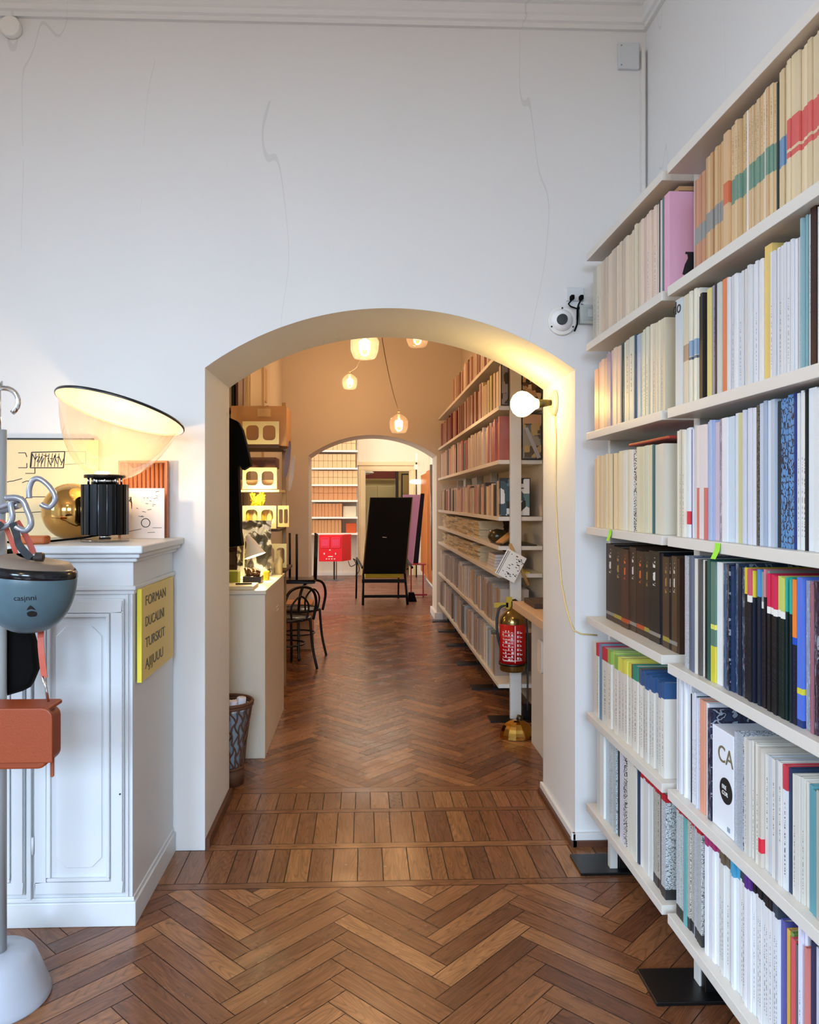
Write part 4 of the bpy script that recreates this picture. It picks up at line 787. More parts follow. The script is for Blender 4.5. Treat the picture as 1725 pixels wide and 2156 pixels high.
b = B(); b.tube([(-.765, 5.04, ZT+.29), (-.74, 5.03, ZT+.25), (-.71, 5.02, ZT+.16)], [.015, .03, .07], 24, caps=False); obj('shade', b, M('lamp_shade_white', 'f6f2e6', .5), t)
b = B(); b.lathe([(0, 0), (.022, .01), (.026, .028), (.015, .05), (0, .055)], (-.722, 5.024, ZT+.165), 16); obj('bulb', b, M('bulb_desk', 'fff2c8', .3, emit=30, ecol=(1, .85, .5)), t)
pl_light((-.70, 5.02, ZT+.20), 12, (1, .82, .46), .04)
b = B(); b.lathe([(0, 0), (.014, .0), (.014, .02), (.026, .045), (.02, .07), (0, .08)], (-.70, 5.76, 1.2906), 16)
obj('glowing_bulb', b, M('bulb_rack', 'fff0b0', .3, emit=14, ecol=(1, .85, .45)), label='small lit bulb glowing between the cream rack panels', cat='bulb')
pl_light((-.77, 5.55, 1.56), 5, (1, .80, .42), .05)
# crumpled silver and white print
b = B(); rows = []
random.seed(3)
for i in range(14):
    rows.append([(-.875+.245*j/12+random.uniform(-.005, .005), 5.26+.04*sin(j*.7+i*.3)+random.uniform(-.012, .012), ZT+.001+.385*i/13) for j in range(13)])
b.grid(rows, smooth=False); rows2 = [[(x, y+.004, z) for x, y, z in r] for r in rows]; b.grid(rows2, smooth=False)
pm = bpy.data.materials.new('crumpled_print'); pm.use_nodes = True; nt = pm.node_tree; bs = nt.nodes['Principled BSDF']; bs.inputs['Roughness'].default_value = .3
tc = nt.nodes.new('ShaderNodeTexCoord'); nz = nt.nodes.new('ShaderNodeTexNoise'); nz.inputs['Scale'].default_value = 7; nz.inputs['Detail'].default_value = 2; nz.inputs['Distortion'].default_value = 1.5
rp = nt.nodes.new('ShaderNodeValToRGB'); rp.color_ramp.interpolation = 'CONSTANT'; e = rp.color_ramp.elements; e[0].color = (*lin('4a453e'), 1); e[1].position = .5; e[1].color = (*lin('eceae2'), 1); k = e.new(.46); k.color = (*lin('8c857a'), 1)
nt.links.new(tc.outputs['Object'], nz.inputs['Vector']); nt.links.new(nz.outputs['Fac'], rp.inputs[0]); nt.links.new(rp.outputs[0], bs.inputs['Base Color'])
obj('crumpled_bag', b, pm, label='crumpled black and white plastic bag standing on the counter', cat='bag')
for i, (x, y, h, r, c) in enumerate(((-.60, 5.42, .17, .028, 'd9c48c'), (-.655, 5.44, .12, .022, 'e6dcae'))):
    b = B(); b.lathe([(0, 0), (r, 0), (r, h*.6), (r*.45, h*.78), (r*.4, h), (0, h)], (x, y, ZT+.0005), 20)
    obj('bottle', b, M('bottle_%d' % i, c, .2), label=('taller' if i == 0 else 'shorter')+' pale bottle at the far end of the counter', cat='bottle')
# black T shirt hanging
b = B()
rows = []
def shirt(sg):
    pts = [(-.93, 1.955), (-.86, 1.985), (-.79, 1.985), (-.745, 1.965), (-.70, 1.945), (-.675, 1.90), (-.655, 1.82), (-.635, 1.735), (-.628, 1.70), (-.672, 1.672), (-.69, 1.70), (-.70, 1.74), (-.695, 1.6), (-.69, 1.45), (-.685, 1.33), (-.675, 1.25), (-.75, 1.243), (-.85, 1.245), (-.97, 1.25), (-.98, 1.5), (-.99, 1.72), (-1.04, 1.68), (-1.07, 1.71), (-1.02, 1.9)]
    return pts
b.ext(shirt(1), 'y', 4.26, 4.34); t = thing('t_shirt', 'black short sleeved shirt hanging behind the left side of the arch', 'shirt', (-.85, 4.3, 1.24))
obj('fabric', b, M('black_cotton', '050505', .9), t, .012, seg=3)
b = B(); b.tube([(-.96, 4.3, 1.97), (-.86, 4.3, 2.0), (-.76, 4.3, 1.965)], .005, 8); b.tube([(-.86, 4.3, 2.0), (-.86, 4.3, 2.05), (-.84, 4.3, 2.08), (-.86, 4.3, 2.1)], .003, 8); obj('hanger', b, BLK, t)
b = B(); b.tube([(-1.89, 4.3, 2.095), (-.84, 4.3, 2.095)], .008, 10); obj('clothes_rail', b, BLK, label='black rail fixed to the wall that carries the black shirt', cat='rail')
# basket with paper
BX, BY = -.725, 4.07
t = thing('waste_basket', 'tall brown wicker waste basket beside the arch', 'basket', (BX, BY, 0))
WK = M('wicker', '5d3a26', .6, vary=.2, bscale=40)
b = B()
def rad(z): return .085+.05*(z/.44)**1.6
for sgn in (1, -1):
    for k in range(18):
        pts = []
        for i in range(15):
            z = .09+.33*i/14; a = 2*pi*k/18+sgn*.9*i/14+.07*sin(i*1.8); r = rad(z); pts.append((BX+r*cos(a), BY+r*sin(a), z))
        b.tube(pts, .0042, 6)
obj('weave', b, WK, t)
b = B()
for z in (.095, .42, .435): b.tube([(BX+rad(z)*cos(a), BY+rad(z)*sin(a), z) for a in [2*pi*i/32 for i in range(33)]], .009, 8)
obj('rims', b, WK, t)
b = B(); b.lathe([(0, .001), (.088, .001), (.092, .09), (.086, .09), (.082, .01), (0, .01)], (BX, BY, 0), 24); obj('base', b, WK, t)
b = B(); b.lathe([(rad(.1)-.012, .1), (rad(.4)-.016, .395)], (BX, BY, 0), 24); obj('liner', b, M('liner_blue', '8e9ca6', .5), t)
for i, (dx, dy, rz, h) in enumerate(((.03, -.05, .2, .45), (.07, -.01, -.3, .46), (-.03, -.02, .5, .44), (.05, .05, 1.2, .43))):
    b = B(); b.tube([(BX+dx, BY+dy, .30), (BX+dx+.01*cos(rz), BY+dy, h)], .026, 7); obj('crumpled_paper', b, M('paper_white', 'dfe0ea', .7), bev=.004, label=('tallest', 'rightmost', 'leftmost', 'rearmost')[i]+' rolled white paper sticking out of the wicker basket', cat='paper', group='rolled papers in the wicker basket')
# shelf stack with cream window brackets
t = thing('storage_rack', 'rack of dark shelves with cream two-window front panels behind the counter', 'shelf rack', (-.9, 6.0, 0))
CRM = M('cream_panel', 'e8d9a0', .4)
def sq(cx, cz, w, h, r, n=5):
    return rrect(cx-w/2, cx+w/2, cz-h/2, cz+h/2, r, n=n)
def panel(x0, x1, z0, z1, y, th=.012):
    b = B(); w = (x1-x0); hw = w*.35; hh = (z1-z0)*.66; cz = (z0+z1)/2
    cs = [x0+w*.27, x0+w*.73]
    # grid of strips round two rounded holes: build as quads between outer cell box and hole
    cells = [(x0, (x0+x1)/2), ((x0+x1)/2, x1)]
    for (a, c), cx in zip(cells, cs):
        hole = sq(cx, cz, hw, hh, min(hw, hh)*.32)
        def out(p):
            dx, dz = p[0]-cx, p[1]-cz; sx_ = ((c-cx) if dx > 0 else (cx-a))/max(abs(dx), 1e-6); sz_ = ((z1-cz) if dz > 0 else (cz-z0))/max(abs(dz), 1e-6); s = min(sx_, sz_); return (cx+dx*s, cz+dz*s)
        outer = [out(p) for p in hole]
        # add true corners
        n = len(hole)
        for yy in (y, y+th):
            for i in range(n):
                j = (i+1) % n; q = [(hole[i][0], yy, hole[i][1]), (hole[j][0], yy, hole[j][1]), (outer[j][0], yy, outer[j][1]), (outer[i][0], yy, outer[i][1])]
                o1, o2 = outer[i], outer[j]
                if abs(o1[0]-o2[0]) > 1e-5 and abs(o1[1]-o2[1]) > 1e-5:
                    ccx = a if (o1[0]+o2[0])/2 < cx else c; ccz = z0 if (o1[1]+o2[1])/2 < cz else z1
                    q.insert(3, (ccx, yy, ccz))
                b.face(q)
        b.grid([[(p[0], y, p[1]) for p in hole], [(p[0], y+th, p[1]) for p in hole]], close=True, smooth=False)
    for (a, c, d, e) in ((x0, x1, z0, z0), (x0, x1, z1, z1)): b.face([(a, y, d), (c, y, d), (c, y+th, e), (a, y+th, e)])
    for xx in (x0, x1): b.face([(xx, y, z0), (xx, y, z1), (xx, y+th, z1), (xx, y+th, z0)])
    return b
RB = M('rack_brown', '3c2115', .5)
for x0, x1, z0, z1 in ((-.90, -.63, 1.925, 2.095), (-.90, -.645, 1.59, 1.75), (-.90, -.65, 1.295, 1.465)):
    obj('front_panel', panel(x0, x1, z0, z1, 5.7), CRM, t)
obj('side_panel', panel(-.66, -.575, 1.30, 1.465, 5.9), CRM, t); obj('front_panel', panel(-.74, -.575, 1.0, 1.18, 5.72), CRM, t)
for z in (1.92, 1.585, 1.29, .98): obj('shelf', B().box(-1.3, -.63 if z > 1 else -.58, 5.712, 6.25, z-.018, z), RB if z != 1.585 else CRM, t, .002)
for x in (-1.28, -.66): obj('post', B().box(x, x+.03, 6.2, 6.25, 0, 2.3), M('rack_post', 'a08458', .5), t)
def cbox(x0, x1, y0, y1, z0, z1, mat, lab, group=None, name='cardboard_box', label_col=None):
    t = thing(name, lab, 'box', ((x0+x1)/2, (y0+y1)/2, z0), group)
    obj('carton', B().box(x0, x1, y0, y1, z0+.0006, z1), mat, t, .002)
    zz = z1-(z1-z0)*.0; obj('tape', B().box((x0+x1)/2-.02, (x0+x1)/2+.02, y0-.001, y1, z1+.0003, z1+.001), M('tape', 'c9a577', .3), t)
    return t
cbox(-1.0, -.58, 5.78, 6.15, 1.92, 2.22, CARD, 'large brown cardboard box on the top of the counter rack')
obj('label', B().box(-.80, -.70, 5.7785, 5.7795, 2.14, 2.20), CARDL, bpy.data.objects['cardboard_box'], local=False)
cbox(-.93, -.68, 5.78, 6.1, 1.585, 1.66, CARDL, 'flat pale box on the middle shelf of the counter rack')
cbox(-.86, -.66, 5.76, 6.0, 1.751, 1.83, M('box_dkbrown', '5a3018', .6), 'dark brown box lid above the middle rack panel')
cbox(-.90, -.74, 5.76, 6.0, 1.29, 1.42, CARDL, 'pale box on the lower shelf of the counter rack')
for i in range(4):
    x = -.87+i*.055; b = B(); b.lathe([(0, 0), (.022, 0), (.022, .09), (.009, .12), (.009, .15), (0, .15)], (x, 5.75, 1.466 if False else 1.29), 14)
    obj('jar', b, M('jar_yellow%d' % (i % 2), ('c9a82c', 'e4dc8a')[i % 2], .3), label='yellow jar behind the lower cream panel of the rack, '+nth(i)+' from left', cat='jar', group='yellow jars on the rack')
b = B()
for i in range(40):
    x = -.86+random.uniform(0, .13); z = 1.50+random.uniform(0, .07); b.tube([(-.80+random.uniform(-.05, .05), 5.74, 1.466), (x, 5.74+random.uniform(-.02, .02), z)], [.003, .008], 6)
obj('dried_flowers', b, M('flower_yellow', 'd8c02c', .6), label='yellow dried flowers on top of the lower cream panel', cat='flowers')
# skateboard-like oval boards leaning at rack side
for i, (z0, z1, c) in enumerate(((1.68, 1.97, '5a3a36'), (1.58, 1.86, 'b9a690'))):
    x = -.588+i*.02; b = B(); pts = [(5.95+.055*cos(a)+(sin(a))*.05, (z0+z1)/2+(z1-z0)/2*sin(a)) for a in [2*pi*k/24 for k in range(24)]]
    b.ext([(x+.03*(1)*(v-z0)/(z1-z0)*0+(u-5.95)*.35, v) for u, v in pts], 'y', 5.93+i*.12, 5.945+i*.12); obj('oval_board', b, M('oval%d' % i, c, .3), label=('dark' if i == 0 else 'pale')+' oval board hanging beside the counter rack', cat='board')
# dark bookshelf in the niche
t = thing('dark_bookshelf', 'dark wooden bookshelf high in the niche beyond the shirt', 'bookshelf', (-1.3, 6.4, 0))
b = B(); b.box(-1.88, -1.86, 6.3, 6.59, 0, 3.2); b.box(-1.05, -1.03, 6.3, 6.59, 0, 3.2); obj('side', b, WOODD, t)
for z in (.3, .7, 1.1, 1.5, 1.9, 2.27, 2.55, 2.9): obj('shelf', B().box(-1.86, -1.05, 6.31, 6.59, z-.02, z), WOODD, t)
x = -1.3
cols = ['16302c', '1c1c1c', 'b0b4a8', '204038', 'a82c2c', 'c04038', '22242a', 'd0c8b8', '20302c']
for i in range(9):
    b = B(); b.box(x, x+.024, 6.34, 6.5, 2.2705, 2.2705+.17+random.random()*.04); x += .026
    obj('book', b, M('nb_%d' % i, cols[i], .5), label='small book high on the dark niche bookshelf, '+nth(i)+' from left', cat='book', group='books on the dark niche bookshelf')
# door casing on the left wall of the middle room
for k, (y0, y1) in enumerate(((6.62, 6.78), (7.5, 7.64))):
    b = B(); b.box(-1.02, -.995, y0, y1, 0, 2.9); b.box(-1.02, -.98, y0+.04, y1-.04, 0, 2.9); struct('trim_%d' % (k+2), b, M('casing', 'cdbb98', .5), .004)
b = B(); b.box(-1.02, -.995, 6.62, 7.64, 2.9, 3.05); struct('trim_4', b, MC['casing'], .004)
b = B(); b.box(-1.02, -1.0, 6.78, 7.5, 0, 2.9); struct('door_1', b, M('door_cream', 'c9b890', .5))
obj('alarm_box', B().box(-1.02, -.99, 8.0, 8.08, 2.42, 2.50), M('alarm', '6b2418', .4), bev=.004, label='small dark red alarm box on the left wall of the middle room', cat='alarm')
b = B(); b.box(-1.02, -1.0, 7.75, 7.95, 2.52, 2.86)
obj('wall_plaque', b, M('plaque', 'c2a069', .5), bev=.003, label='pale shaped plaque above the dark red alarm box', cat='plaque')
# pendants
t = thing('added_globe', 'unseen warm globe added behind the camera to light the upper front room', 'added light', (-.9, -.6, 3.1))  # added warm fill, out of view; the room has no known lamp here
b = B(); b.lathe([(0, -.16), (.08, -.14), (.14, -.08), (.16, 0), (.14, .08), (.08, .14), (.02, .16)], (-.9, -.6, 3.1), 28); obj('globe', b, M('fill_globe', 'fff4e0', .3, emit=30, ecol=(1, .87, .70)), t)
b = B(); b.cyl((-.9, -.6, 3.25), (-.9, -.6, 3.95), .006); obj('rod', b, CHR, t)
def pendant(x, y, z, r, power, cord, lab, small=False):
    t = thing('pendant_lamp', lab, 'pendant lamp', (x, y, z), 'clear glass pendant lamps' if False else None)
    b = B(); b.lathe([(.02, r*.95), (r*.45, r*.85), (r*.85, r*.5), (r, .02), (r*.97, -r*.45), (r*.8, -r*.9), (r*.7, -r*1.0), (0.001, -r*1.0)], (x, y, z), 32); obj('glass_globe', b, glass('globe_glass', 'fff0dc', .035, fres=.05), t)
    b = B(); b.lathe([(0, -r*.42), (r*.17, -r*.36), (r*.26, -r*.12), (r*.2, r*.14), (r*.1, r*.3), (0, r*.3)], (x, y, z), 16); obj('bulb', b, M('bulb_amber', 'ffe2b0', .3, emit=14, ecol=(1, .70, .34)), t)
    b = B(); b.tube([(x, y, z+r*.3), (x, y, z+r*1.05)], r*.12, 12); b.lathe([(0, 0), (r*.12, .01), (r*.14, r*.14), (0, r*.25)], (x, y, z+r*1.05), 12); obj('holder', b, M('holder_pale', 'e8d2a8', .3), t)
    b = B(); b.tube([Vector(c) for c in curve(cord, 6)], .004, 8); obj('cord', b, M('cord_dark', '5a4630', .5), t)
    pl_light((x, y, z-.02), power, (1, .67, .40), r*.5)
    return t
CZ = 3.95
WARM = 1
pendant(.01, 5.6, 2.655, .105, 26, [(.01, 5.6, 2.78), (.01, 5.6, 3.3), (.0, 5.6, CZ)], 'largest clear glass pendant lamp, cut by the front arch top')
pendant(-.155, 8.7, 2.87, .088, 15, [(-.155, 8.7, 2.98), (-.05, 8.4, 3.02), (.03, 7.7, 3.25), (.03, 7.2, CZ)], 'small glass pendant lamp left of the slanting cord near the far wall')
pendant(.365, 7.8, 2.30, .098, 9, [(.365, 7.8, 2.42), (.29, 7.6, 2.62), (.19, 7.0, 2.9), (.1, 6.3, 3.3), (.06, 6.0, CZ)], 'low glass pendant lamp on a long slanting cord')
pendant(.50, 7.0, 3.03, .105, 9, [(.50, 7, 3.15), (.5, 7, 3.5), (.5, 7, CZ)], 'highest glass pendant lamp at right, barely showing below the arch')
# ---------------------------------------------------------------- middle room bookcase
bc = thing('bookcase', 'long off-white bookcase along the right wall of the middle room', 'bookcase', (1.08, 7.2, 0))
ZB = [.24, .62, 1.0, 1.19, 1.392, 1.783, 2.155, 2.53]
YB0, YB1 = 5.2, 9.42
for z in ZB: obj('shelf', B().box(.93, 1.235, YB0, YB1, z-.028, z), SHELF, bc, .0015)
for y in (5.16, 6.05, 6.95, 7.85, 8.7, 9.43):
    obj('upright', B().box(1.175 if y > 5.2 else 1.005, 1.235 if y > 5.2 else 1.08, y, y+.035, .012, 2.6), SHW, bc, .002)
    obj('foot', B().box(.86, 1.2, y-.05, y+.09, 0, .012), BLK, bc); obj('foot_block', B().box(1.05 if y > 5.2 else 1.09, 1.2, y, y+.05, .012, .1), BLK, bc)
rnd = random.Random(11)
rows = {2.53: ('a8826a b98c70 8a4a3a c8b098 6a3a30', .25, .0, 'reddish brown book above the top shelf of the middle bookcase', 5.3, 8.2), 2.155: ('6a2e22 7a3828 5a2a20 8c4a34 c8a878 a89a50 8a4460 c8b090', .28, 0, 'dark reddish book on the top shelf', 5.25, 9.38), 1.783: ('c0a488 b89c80 a88a70 d0b898 c4a890 2a2420 c8b4a0 a84030', .29, 0, 'tan book on the second shelf', 5.25, 9.38),
        1.392: ('c4ac8c b89878 3a2c28 a85c48 d0c0a0 c08a60 6a5a4c 8a7058', .24, 0, 'mixed brown book on the third shelf', 5.35, 9.2), .62: ('a89484 8c7868 b8a898 7a6858 c0ae9c', .27, 0, 'brownish grey book on the fifth shelf', 5.25, 9.38), .24: ('a48e7c 8a7464 b09c8c 6e6054 c4b8a8 98a8b0', .29, 0, 'dusty brown book on the bottom shelf', 5.45, 9.38)}
for z, (cs, h, _, lab, ya, yb_) in rows.items():
    cs = cs.split(); y = ya; L_ = yb_-ya; i = 0
    while y < yb_-.1:
        tt = rnd.choice((.04, .05, .06, .075, .09)) if z < 2.5 else rnd.uniform(.05, .08)
        u = (yb_-y)/L_
        ci = rnd.randrange(len(cs)) if z != 2.155 else min(len(cs)-1, int(u**-0*(1-(1-u))*0)) if False else (rnd.choice([0, 1, 2, 3]) if y > 6.3 else rnd.choice([4, 5, 6, 7, 7]))
        if z == 1.783 and y < 5.55: ci = 7
        c = cs[ci % len(cs)]
        hh = h*rnd.uniform(.9, 1.06)
        if z == 2.155 and i == 0: pass
        d = .2; b = B(); b.box(0, .003, 0, tt-.002, 0, hh); b.box(.003, d, 0, .003, 0, hh); b.box(.003, d, tt-.005, tt-.002, 0, hh)
        st = rnd.choice([PL, PL, TLo, TD, PL]) if z > .7 else PL
        dark = int(c[:2], 16) < 0x70
        r_, g_, b_ = (int(c[k:k+2], 16)/255 for k in (0, 2, 4)); cw = 'dark' if r_+g_+b_ < .75 else 'reddish' if r_ > 1.45*g_ else 'tan' if r_-b_ > .15 else 'greyish'
        where_ = lab.split(' book ')[1]; where_ = where_ if 'above' in where_ else where_+' of the middle bookcase'
        o = obj('book', b, DK if dark else st, None, local=True, label=cw+' book '+where_+', '+nth(i)+' from the post', cat='book', group='books '+where_)
        o.location = (.955+rnd.uniform(-.012, .015), y, z+.0006); o.color = (*lin(c), 1)
        obj('pages', B().box(.003, d-.004, .003, tt-.005, .002, hh-.004), PAGES, o, local=True)
        y += tt; i += 1
# near end: upright framed prints facing the arch
def art(name, x0, x1, y, z0, z1, cols, lab, scale=14):
    t = thing(name, lab, 'print', ((x0+x1)/2, y, z0))
    m = bpy.data.materials.new('art_'+cols[0]); m.use_nodes = True; nt = m.node_tree; bs = nt.nodes['Principled BSDF']; tc = nt.nodes.new('ShaderNodeTexCoord'); vo = nt.nodes.new('ShaderNodeTexVoronoi'); vo.inputs['Scale'].default_value = scale
    vo.distance = 'CHEBYCHEV'; rp = nt.nodes.new('ShaderNodeValToRGB'); rp.color_ramp.interpolation = 'CONSTANT'; e = rp.color_ramp.elements; e[0].color = (*lin(cols[0]), 1); e[1].position = .3; e[1].color = (*lin(cols[1]), 1)
    for i, c in enumerate(cols[2:]): k = e.new(.5+.18*i); k.color = (*lin(c), 1)
    sp = nt.nodes.new('ShaderNodeSeparateColor'); nt.links.new(tc.outputs['Object'], vo.inputs['Vector']); nt.links.new(vo.outputs['Color'], sp.inputs[0]); nt.links.new(sp.outputs[0], rp.inputs[0]); nt.links.new(rp.outputs[0], bs.inputs['Base Color'])
    obj('cover', B().box(x0, x1, y, y+.02, z0+.0008, z1), m, t); b = B(); frame_rect(b, x0, x1, z0+.0008, z1, y, .006, .003); obj('border', b, INK, t); return t
art('picture_book', 1.085, 1.225, 5.165, 2.157, 2.42, ('2a1c16', 'b89878', '5a4030', 'd8c0a0'), 'dark patterned picture book on the top shelf near the lamp', 30)
q = art('picture_book', 1.085, 1.225, 5.165, 1.785, 2.10, ('4a4038', '8a8478', 'a89060', '5c6468'), 'grey picture book with a diagonal strip below the patterned one', 18)
b = B(); b.ext([(1.10, 2.0), (1.125, 2.005), (1.215, 1.80), (1.19, 1.79)], 'y', 5.160, 5.1645); obj('printed_strip', b, M('strip_grey', '9c9ca0', .5), q)
b = B(); b.box(1.09, 1.22, 5.161, 5.1645, 2.03, 2.09); obj('printed_band', b, M('band_tan', 'b08c68', .5), q)
art('picture_book', .945, 1.0, 5.19, 2.157, 2.44, ('8c8890', '9a96a0', '3a3630', '8c8890'), 'grey picture book left of the post on the top shelf', 20)
art('picture_book', .945, 1.16, 5.24, 1.394, 1.66, ('e0e0e0', '2c4a54', '14181c', '5c7c80'), 'large dark teal cover magazine facing the arch', 16)
# things on the shallow shelves
random.seed(5)
for i in range(16):
    y = 6.4+(i % 8)*.36; z = 1.0006 if i < 8 else 1.1906; h = .10 if i < 8 else .14
    if i < 8: h = .12
    b = B(); zz = z
    t = thing('paper_stack', 'messy paper stack on the '+('lower' if i < 8 else 'upper')+' shallow shelf, '+nth(i % 8)+' counting from the post', 'paper stack', (1.05, y, z), ('lower' if i < 8 else 'upper')+' shallow shelf paper stacks')
    b = B(); k = 0
    while zz < z+h:
        th = random.uniform(.006, .016); dx = random.uniform(-.012, .012); dy = random.uniform(-.012, .012); b.box(.955+dx, 1.16+dx, y-.15+dy, y+.15+dy, zz, zz+th); zz += th
    obj('sheets', b, M('stack_paper', 'c4b08e', .8, vary=.25, bscale=45), t)['kind'] = 'stuff'
for i, (z, lab) in enumerate(((1.0006, 'white'), (1.1906, 'pale'))): pass
b = B()
for k in range(5): b.box(.95+k*.003, 1.15, 5.5, 5.80, 1.0006+k*.022, 1.0006+k*.022+.02)
obj('book_stack', b, M('stack_white', 'c8c2c0', .6), label='stack of pale large books lying on the lower shallow shelf', cat='books')
b = B(); b.lathe([(0, 0), (.06, .005), (.075, .04), (.06, .085), (0, .10)], (1.02, 5.75, 1.1906), 20); obj('dark_bowl', b, M('camo_bowl', '3a3016', .25, vary=.6, bscale=35), label='round dark mottled bowl on the upper shallow shelf', cat='bowl')
for i in range(3):
    b = B(); b.box(-.06, .06, -.05, .05, 0, .012); o = obj('card_sample', b, M('sample_wood%d' % i, ('a87844', 'c49a5c', 'd8c090')[i], .5), None, local=True, label='leaning wooden sample card on the upper shallow shelf, '+nth(i)+' from the post', cat='sample', group='wooden sample cards'); o.location = (1.0+.03*i, 5.3+.07*i, 1.235+.004*i); o.rotation_euler = (0, -.6, .3)
obj('black_tray', B().box(.945, 1.2, 5.21, 5.62, 1.1903, 1.197), BLK, label='thin black tray under the wooden sample cards', cat='tray')
obj('yellow_papers', B().box(.945, 1.15, 5.22, 5.44, 1.0006, 1.008), M('yellow_paper', 'd6c83a', .6), label='yellow papers on the lower shallow shelf behind the hanging sign', cat='papers')
t = thing('hanging_sign', 'tilted white card with black lettering hanging on the bookcase post', 'sign', (.985, 5.05, 1.06), rot=(0, radians(28), 0))
obj('card', B().box(-.075, .07, 0, .004, -.085, .10), WHITE, t, local=True)
b = B()
for i in range(34):
    x = random.uniform(-.04, .06); z = random.uniform(-.075, .08); b.box(x, x+random.uniform(.005, .016), -.0012, 0, z, z+random.uniform(.003, .007))
b.box(-.066, -.062, -.0012, 0, -.08, .09); b.box(-.055, -.052, -.0012, 0, -.08, .09)
obj('lettering', b, INK, t, local=True)
b = B(); b.tube([(.99, 5.10, 1.22), (1.0, 5.11, 1.10), (1.02, 5.12, .96)], .006, 8)
obj('wooden_stick', B().cyl((.99, 5.10, 1.21), (1.12, 5.12, .93), .011, 10), M('stick', 'b8935c', .5), label='pale wooden stick leaning on the bookcase post beside the sign', cat='stick')
# extinguisher
EX, EY = .984, 4.98
t = thing('fire_extinguisher', 'red fire extinguisher hanging on the white bookcase post', 'fire extinguisher', (EX, EY, .38))
b = B(); b.lathe([(.0, 0), (.08, 0), (.084, .01), (.084, .32), (.078, .35), (.055, .385), (.025, .40), (.02, .42), (0, .42)], (EX, EY, .385), 36); obj('cylinder', b, M('brass_dark', '8a7448', .2, .9), t)
b = B(); b.lathe([(.0855, .055), (.087, .055), (.087, .31), (.0855, .31)], (EX, EY, .385), 36); obj('red_label', b, M('ext_red', 'b4000c', .35), t)
b = B(); b.tube([(EX, EY, .80), (EX, EY, .84)], .016, 12); b.ext([(EX-.01, .825), (EX+.07, .775), (EX+.085, .73), (EX+.07, .735), (EX+.055, .765), (EX-.01, .80)], 'y', EY-.008, EY+.008); b.ext([(EX-.01, .85), (EX+.02, .855), (EX+.075, .81), (EX+.07, .80), (EX+.0, .838)], 'y', EY-.008, EY+.008)
obj('valve_handle', b, M('valve_metal', '3a3424', .3, .7), t)
b = B(); b.tube(curve([(EX-.02, EY, .815), (EX-.085, EY-.01, .80), (EX-.105, EY-.01, .72), (EX-.10, EY-.01, .62), (EX-.08, EY, .54)]), .009, 10); b.tube(curve([(EX+.08, EY, .78), (EX+.095, EY, .7), (EX+.1, EY, .5), (EX+.1, EY, .12)]), .006, 8); obj('hose', b, M('hose_black', '2c3032', .5), t)
b = B(); b.box(EX-.125, EX-.03, EY-.012, EY-.008, .80, .832); b.box(EX-.045, EX-.005, EY-.012, EY-.008, .79, .87); obj('yellow_tag', b, M('tag_yellow', 'b89e28', .5), t)
WI = M('white_ink', 'e6d8d8', .5)
b = B()
def arcbox(a0, a1, z0, z1, r=.0878):
    n = max(1, int((a1-a0)/.1)); pts = [a0+(a1-a0)*i/n for i in range(n+1)]
    b.grid([[(EX+r*sin(a), EY-r*cos(a), z) for a in pts] for z in (z0, z1)], smooth=False)
arcbox(-.03, .03, .45, .69)
for k in range(9):
    z = .66-k*.023; n = 3
    for i in range(4): a = -1.0+i*.24; arcbox(a, a+random.uniform(.06, .18), z-.014, z-.014+random.choice((.003, .013))); 
    arcbox(-.95, -.1, z-.018, z-.016)
for k in range(7):
    z = .655-k*.028; arcbox(.15, .28, z-.016, z); arcbox(.36, .52+random.uniform(0, .1), z-.016, z-.010); arcbox(.36, .40, z-.016, z)
arcbox(-1.0, .6, .462, .466)
obj('label_print', b, WI, t)
b = B(); b.lathe([(.088, .03), (.092, .03), (.092, .045), (.088, .045)], (EX, EY, .395), 36); b.box(EX-.02, EX+.02, EY+.08, 5.165, .55, .58); obj('bracket', b, BLK, t)
# console cabinet behind the right jamb
t = thing('side_cabinet', 'white side cabinet with pale wooden top behind the right jamb', 'cabinet', (1.14, 4.3, 0))
b = B(); b.box(1.045, 1.235, 3.9, 4.69, .0, .82); obj('body', b, M('side_white', 'cfcfd0', .5), t, .002)
obj('wooden_top', B().box(.94, 1.235, 3.9, 4.76, .822, .87), M('pale_wood', 'd3b294', .5, vary=.06), t, .003)
obj('cloth', B().ext(rrect(4.0, 4.3, .40, .70, .02), 'x', 1.028, 1.042), M('denim_blue', '6a7ca8', .8), t, .004); obj('towel', B().ext(rrect(4.34, 4.45, .50, .69, .03), 'x', 1.025, 1.042), WHITE, t, .004)
obj('yellow_cloth', B().box(1.06, 1.14, 4.2, 4.35, .8705, .92), M('mustard_cloth', 'd9ab24', .8), bev=.02, label='folded mustard yellow cloth on the side cabinet top', cat='cloth')
obj('brown_tray', B().box(1.0, 1.2, 4.4, 4.7, .8705, .90), M('tray_brown', '3a2a26', .5), bev=.003, label='dark brown tray on the side cabinet top', cat='tray')
# brass shell dish on floor
t = thing('brass_lamp_shade', 'polished brass bell shade lying on the floor by the post', 'shade', (.985, 4.78, 0))
b = B(); rows = []
for i in range(9):
    a = i/8*pi/2; r = .105*cos(a)**.8; rows.append([(.975+r*cos(2*pi*k/14)*(1+.04*(k % 2)), 4.79+r*.8*sin(2*pi*k/14), .004+.11*sin(a)) for k in range(14)])
b.grid(rows, close=True, smooth=False); obj('bell', b, BRASS, t)
b = B(); b.tube([(.99, 4.8, .105), (1.0, 4.81, .135)], .02, 12); obj('cap', b, M('cap_dark', '4a4438', .3, .8), t)
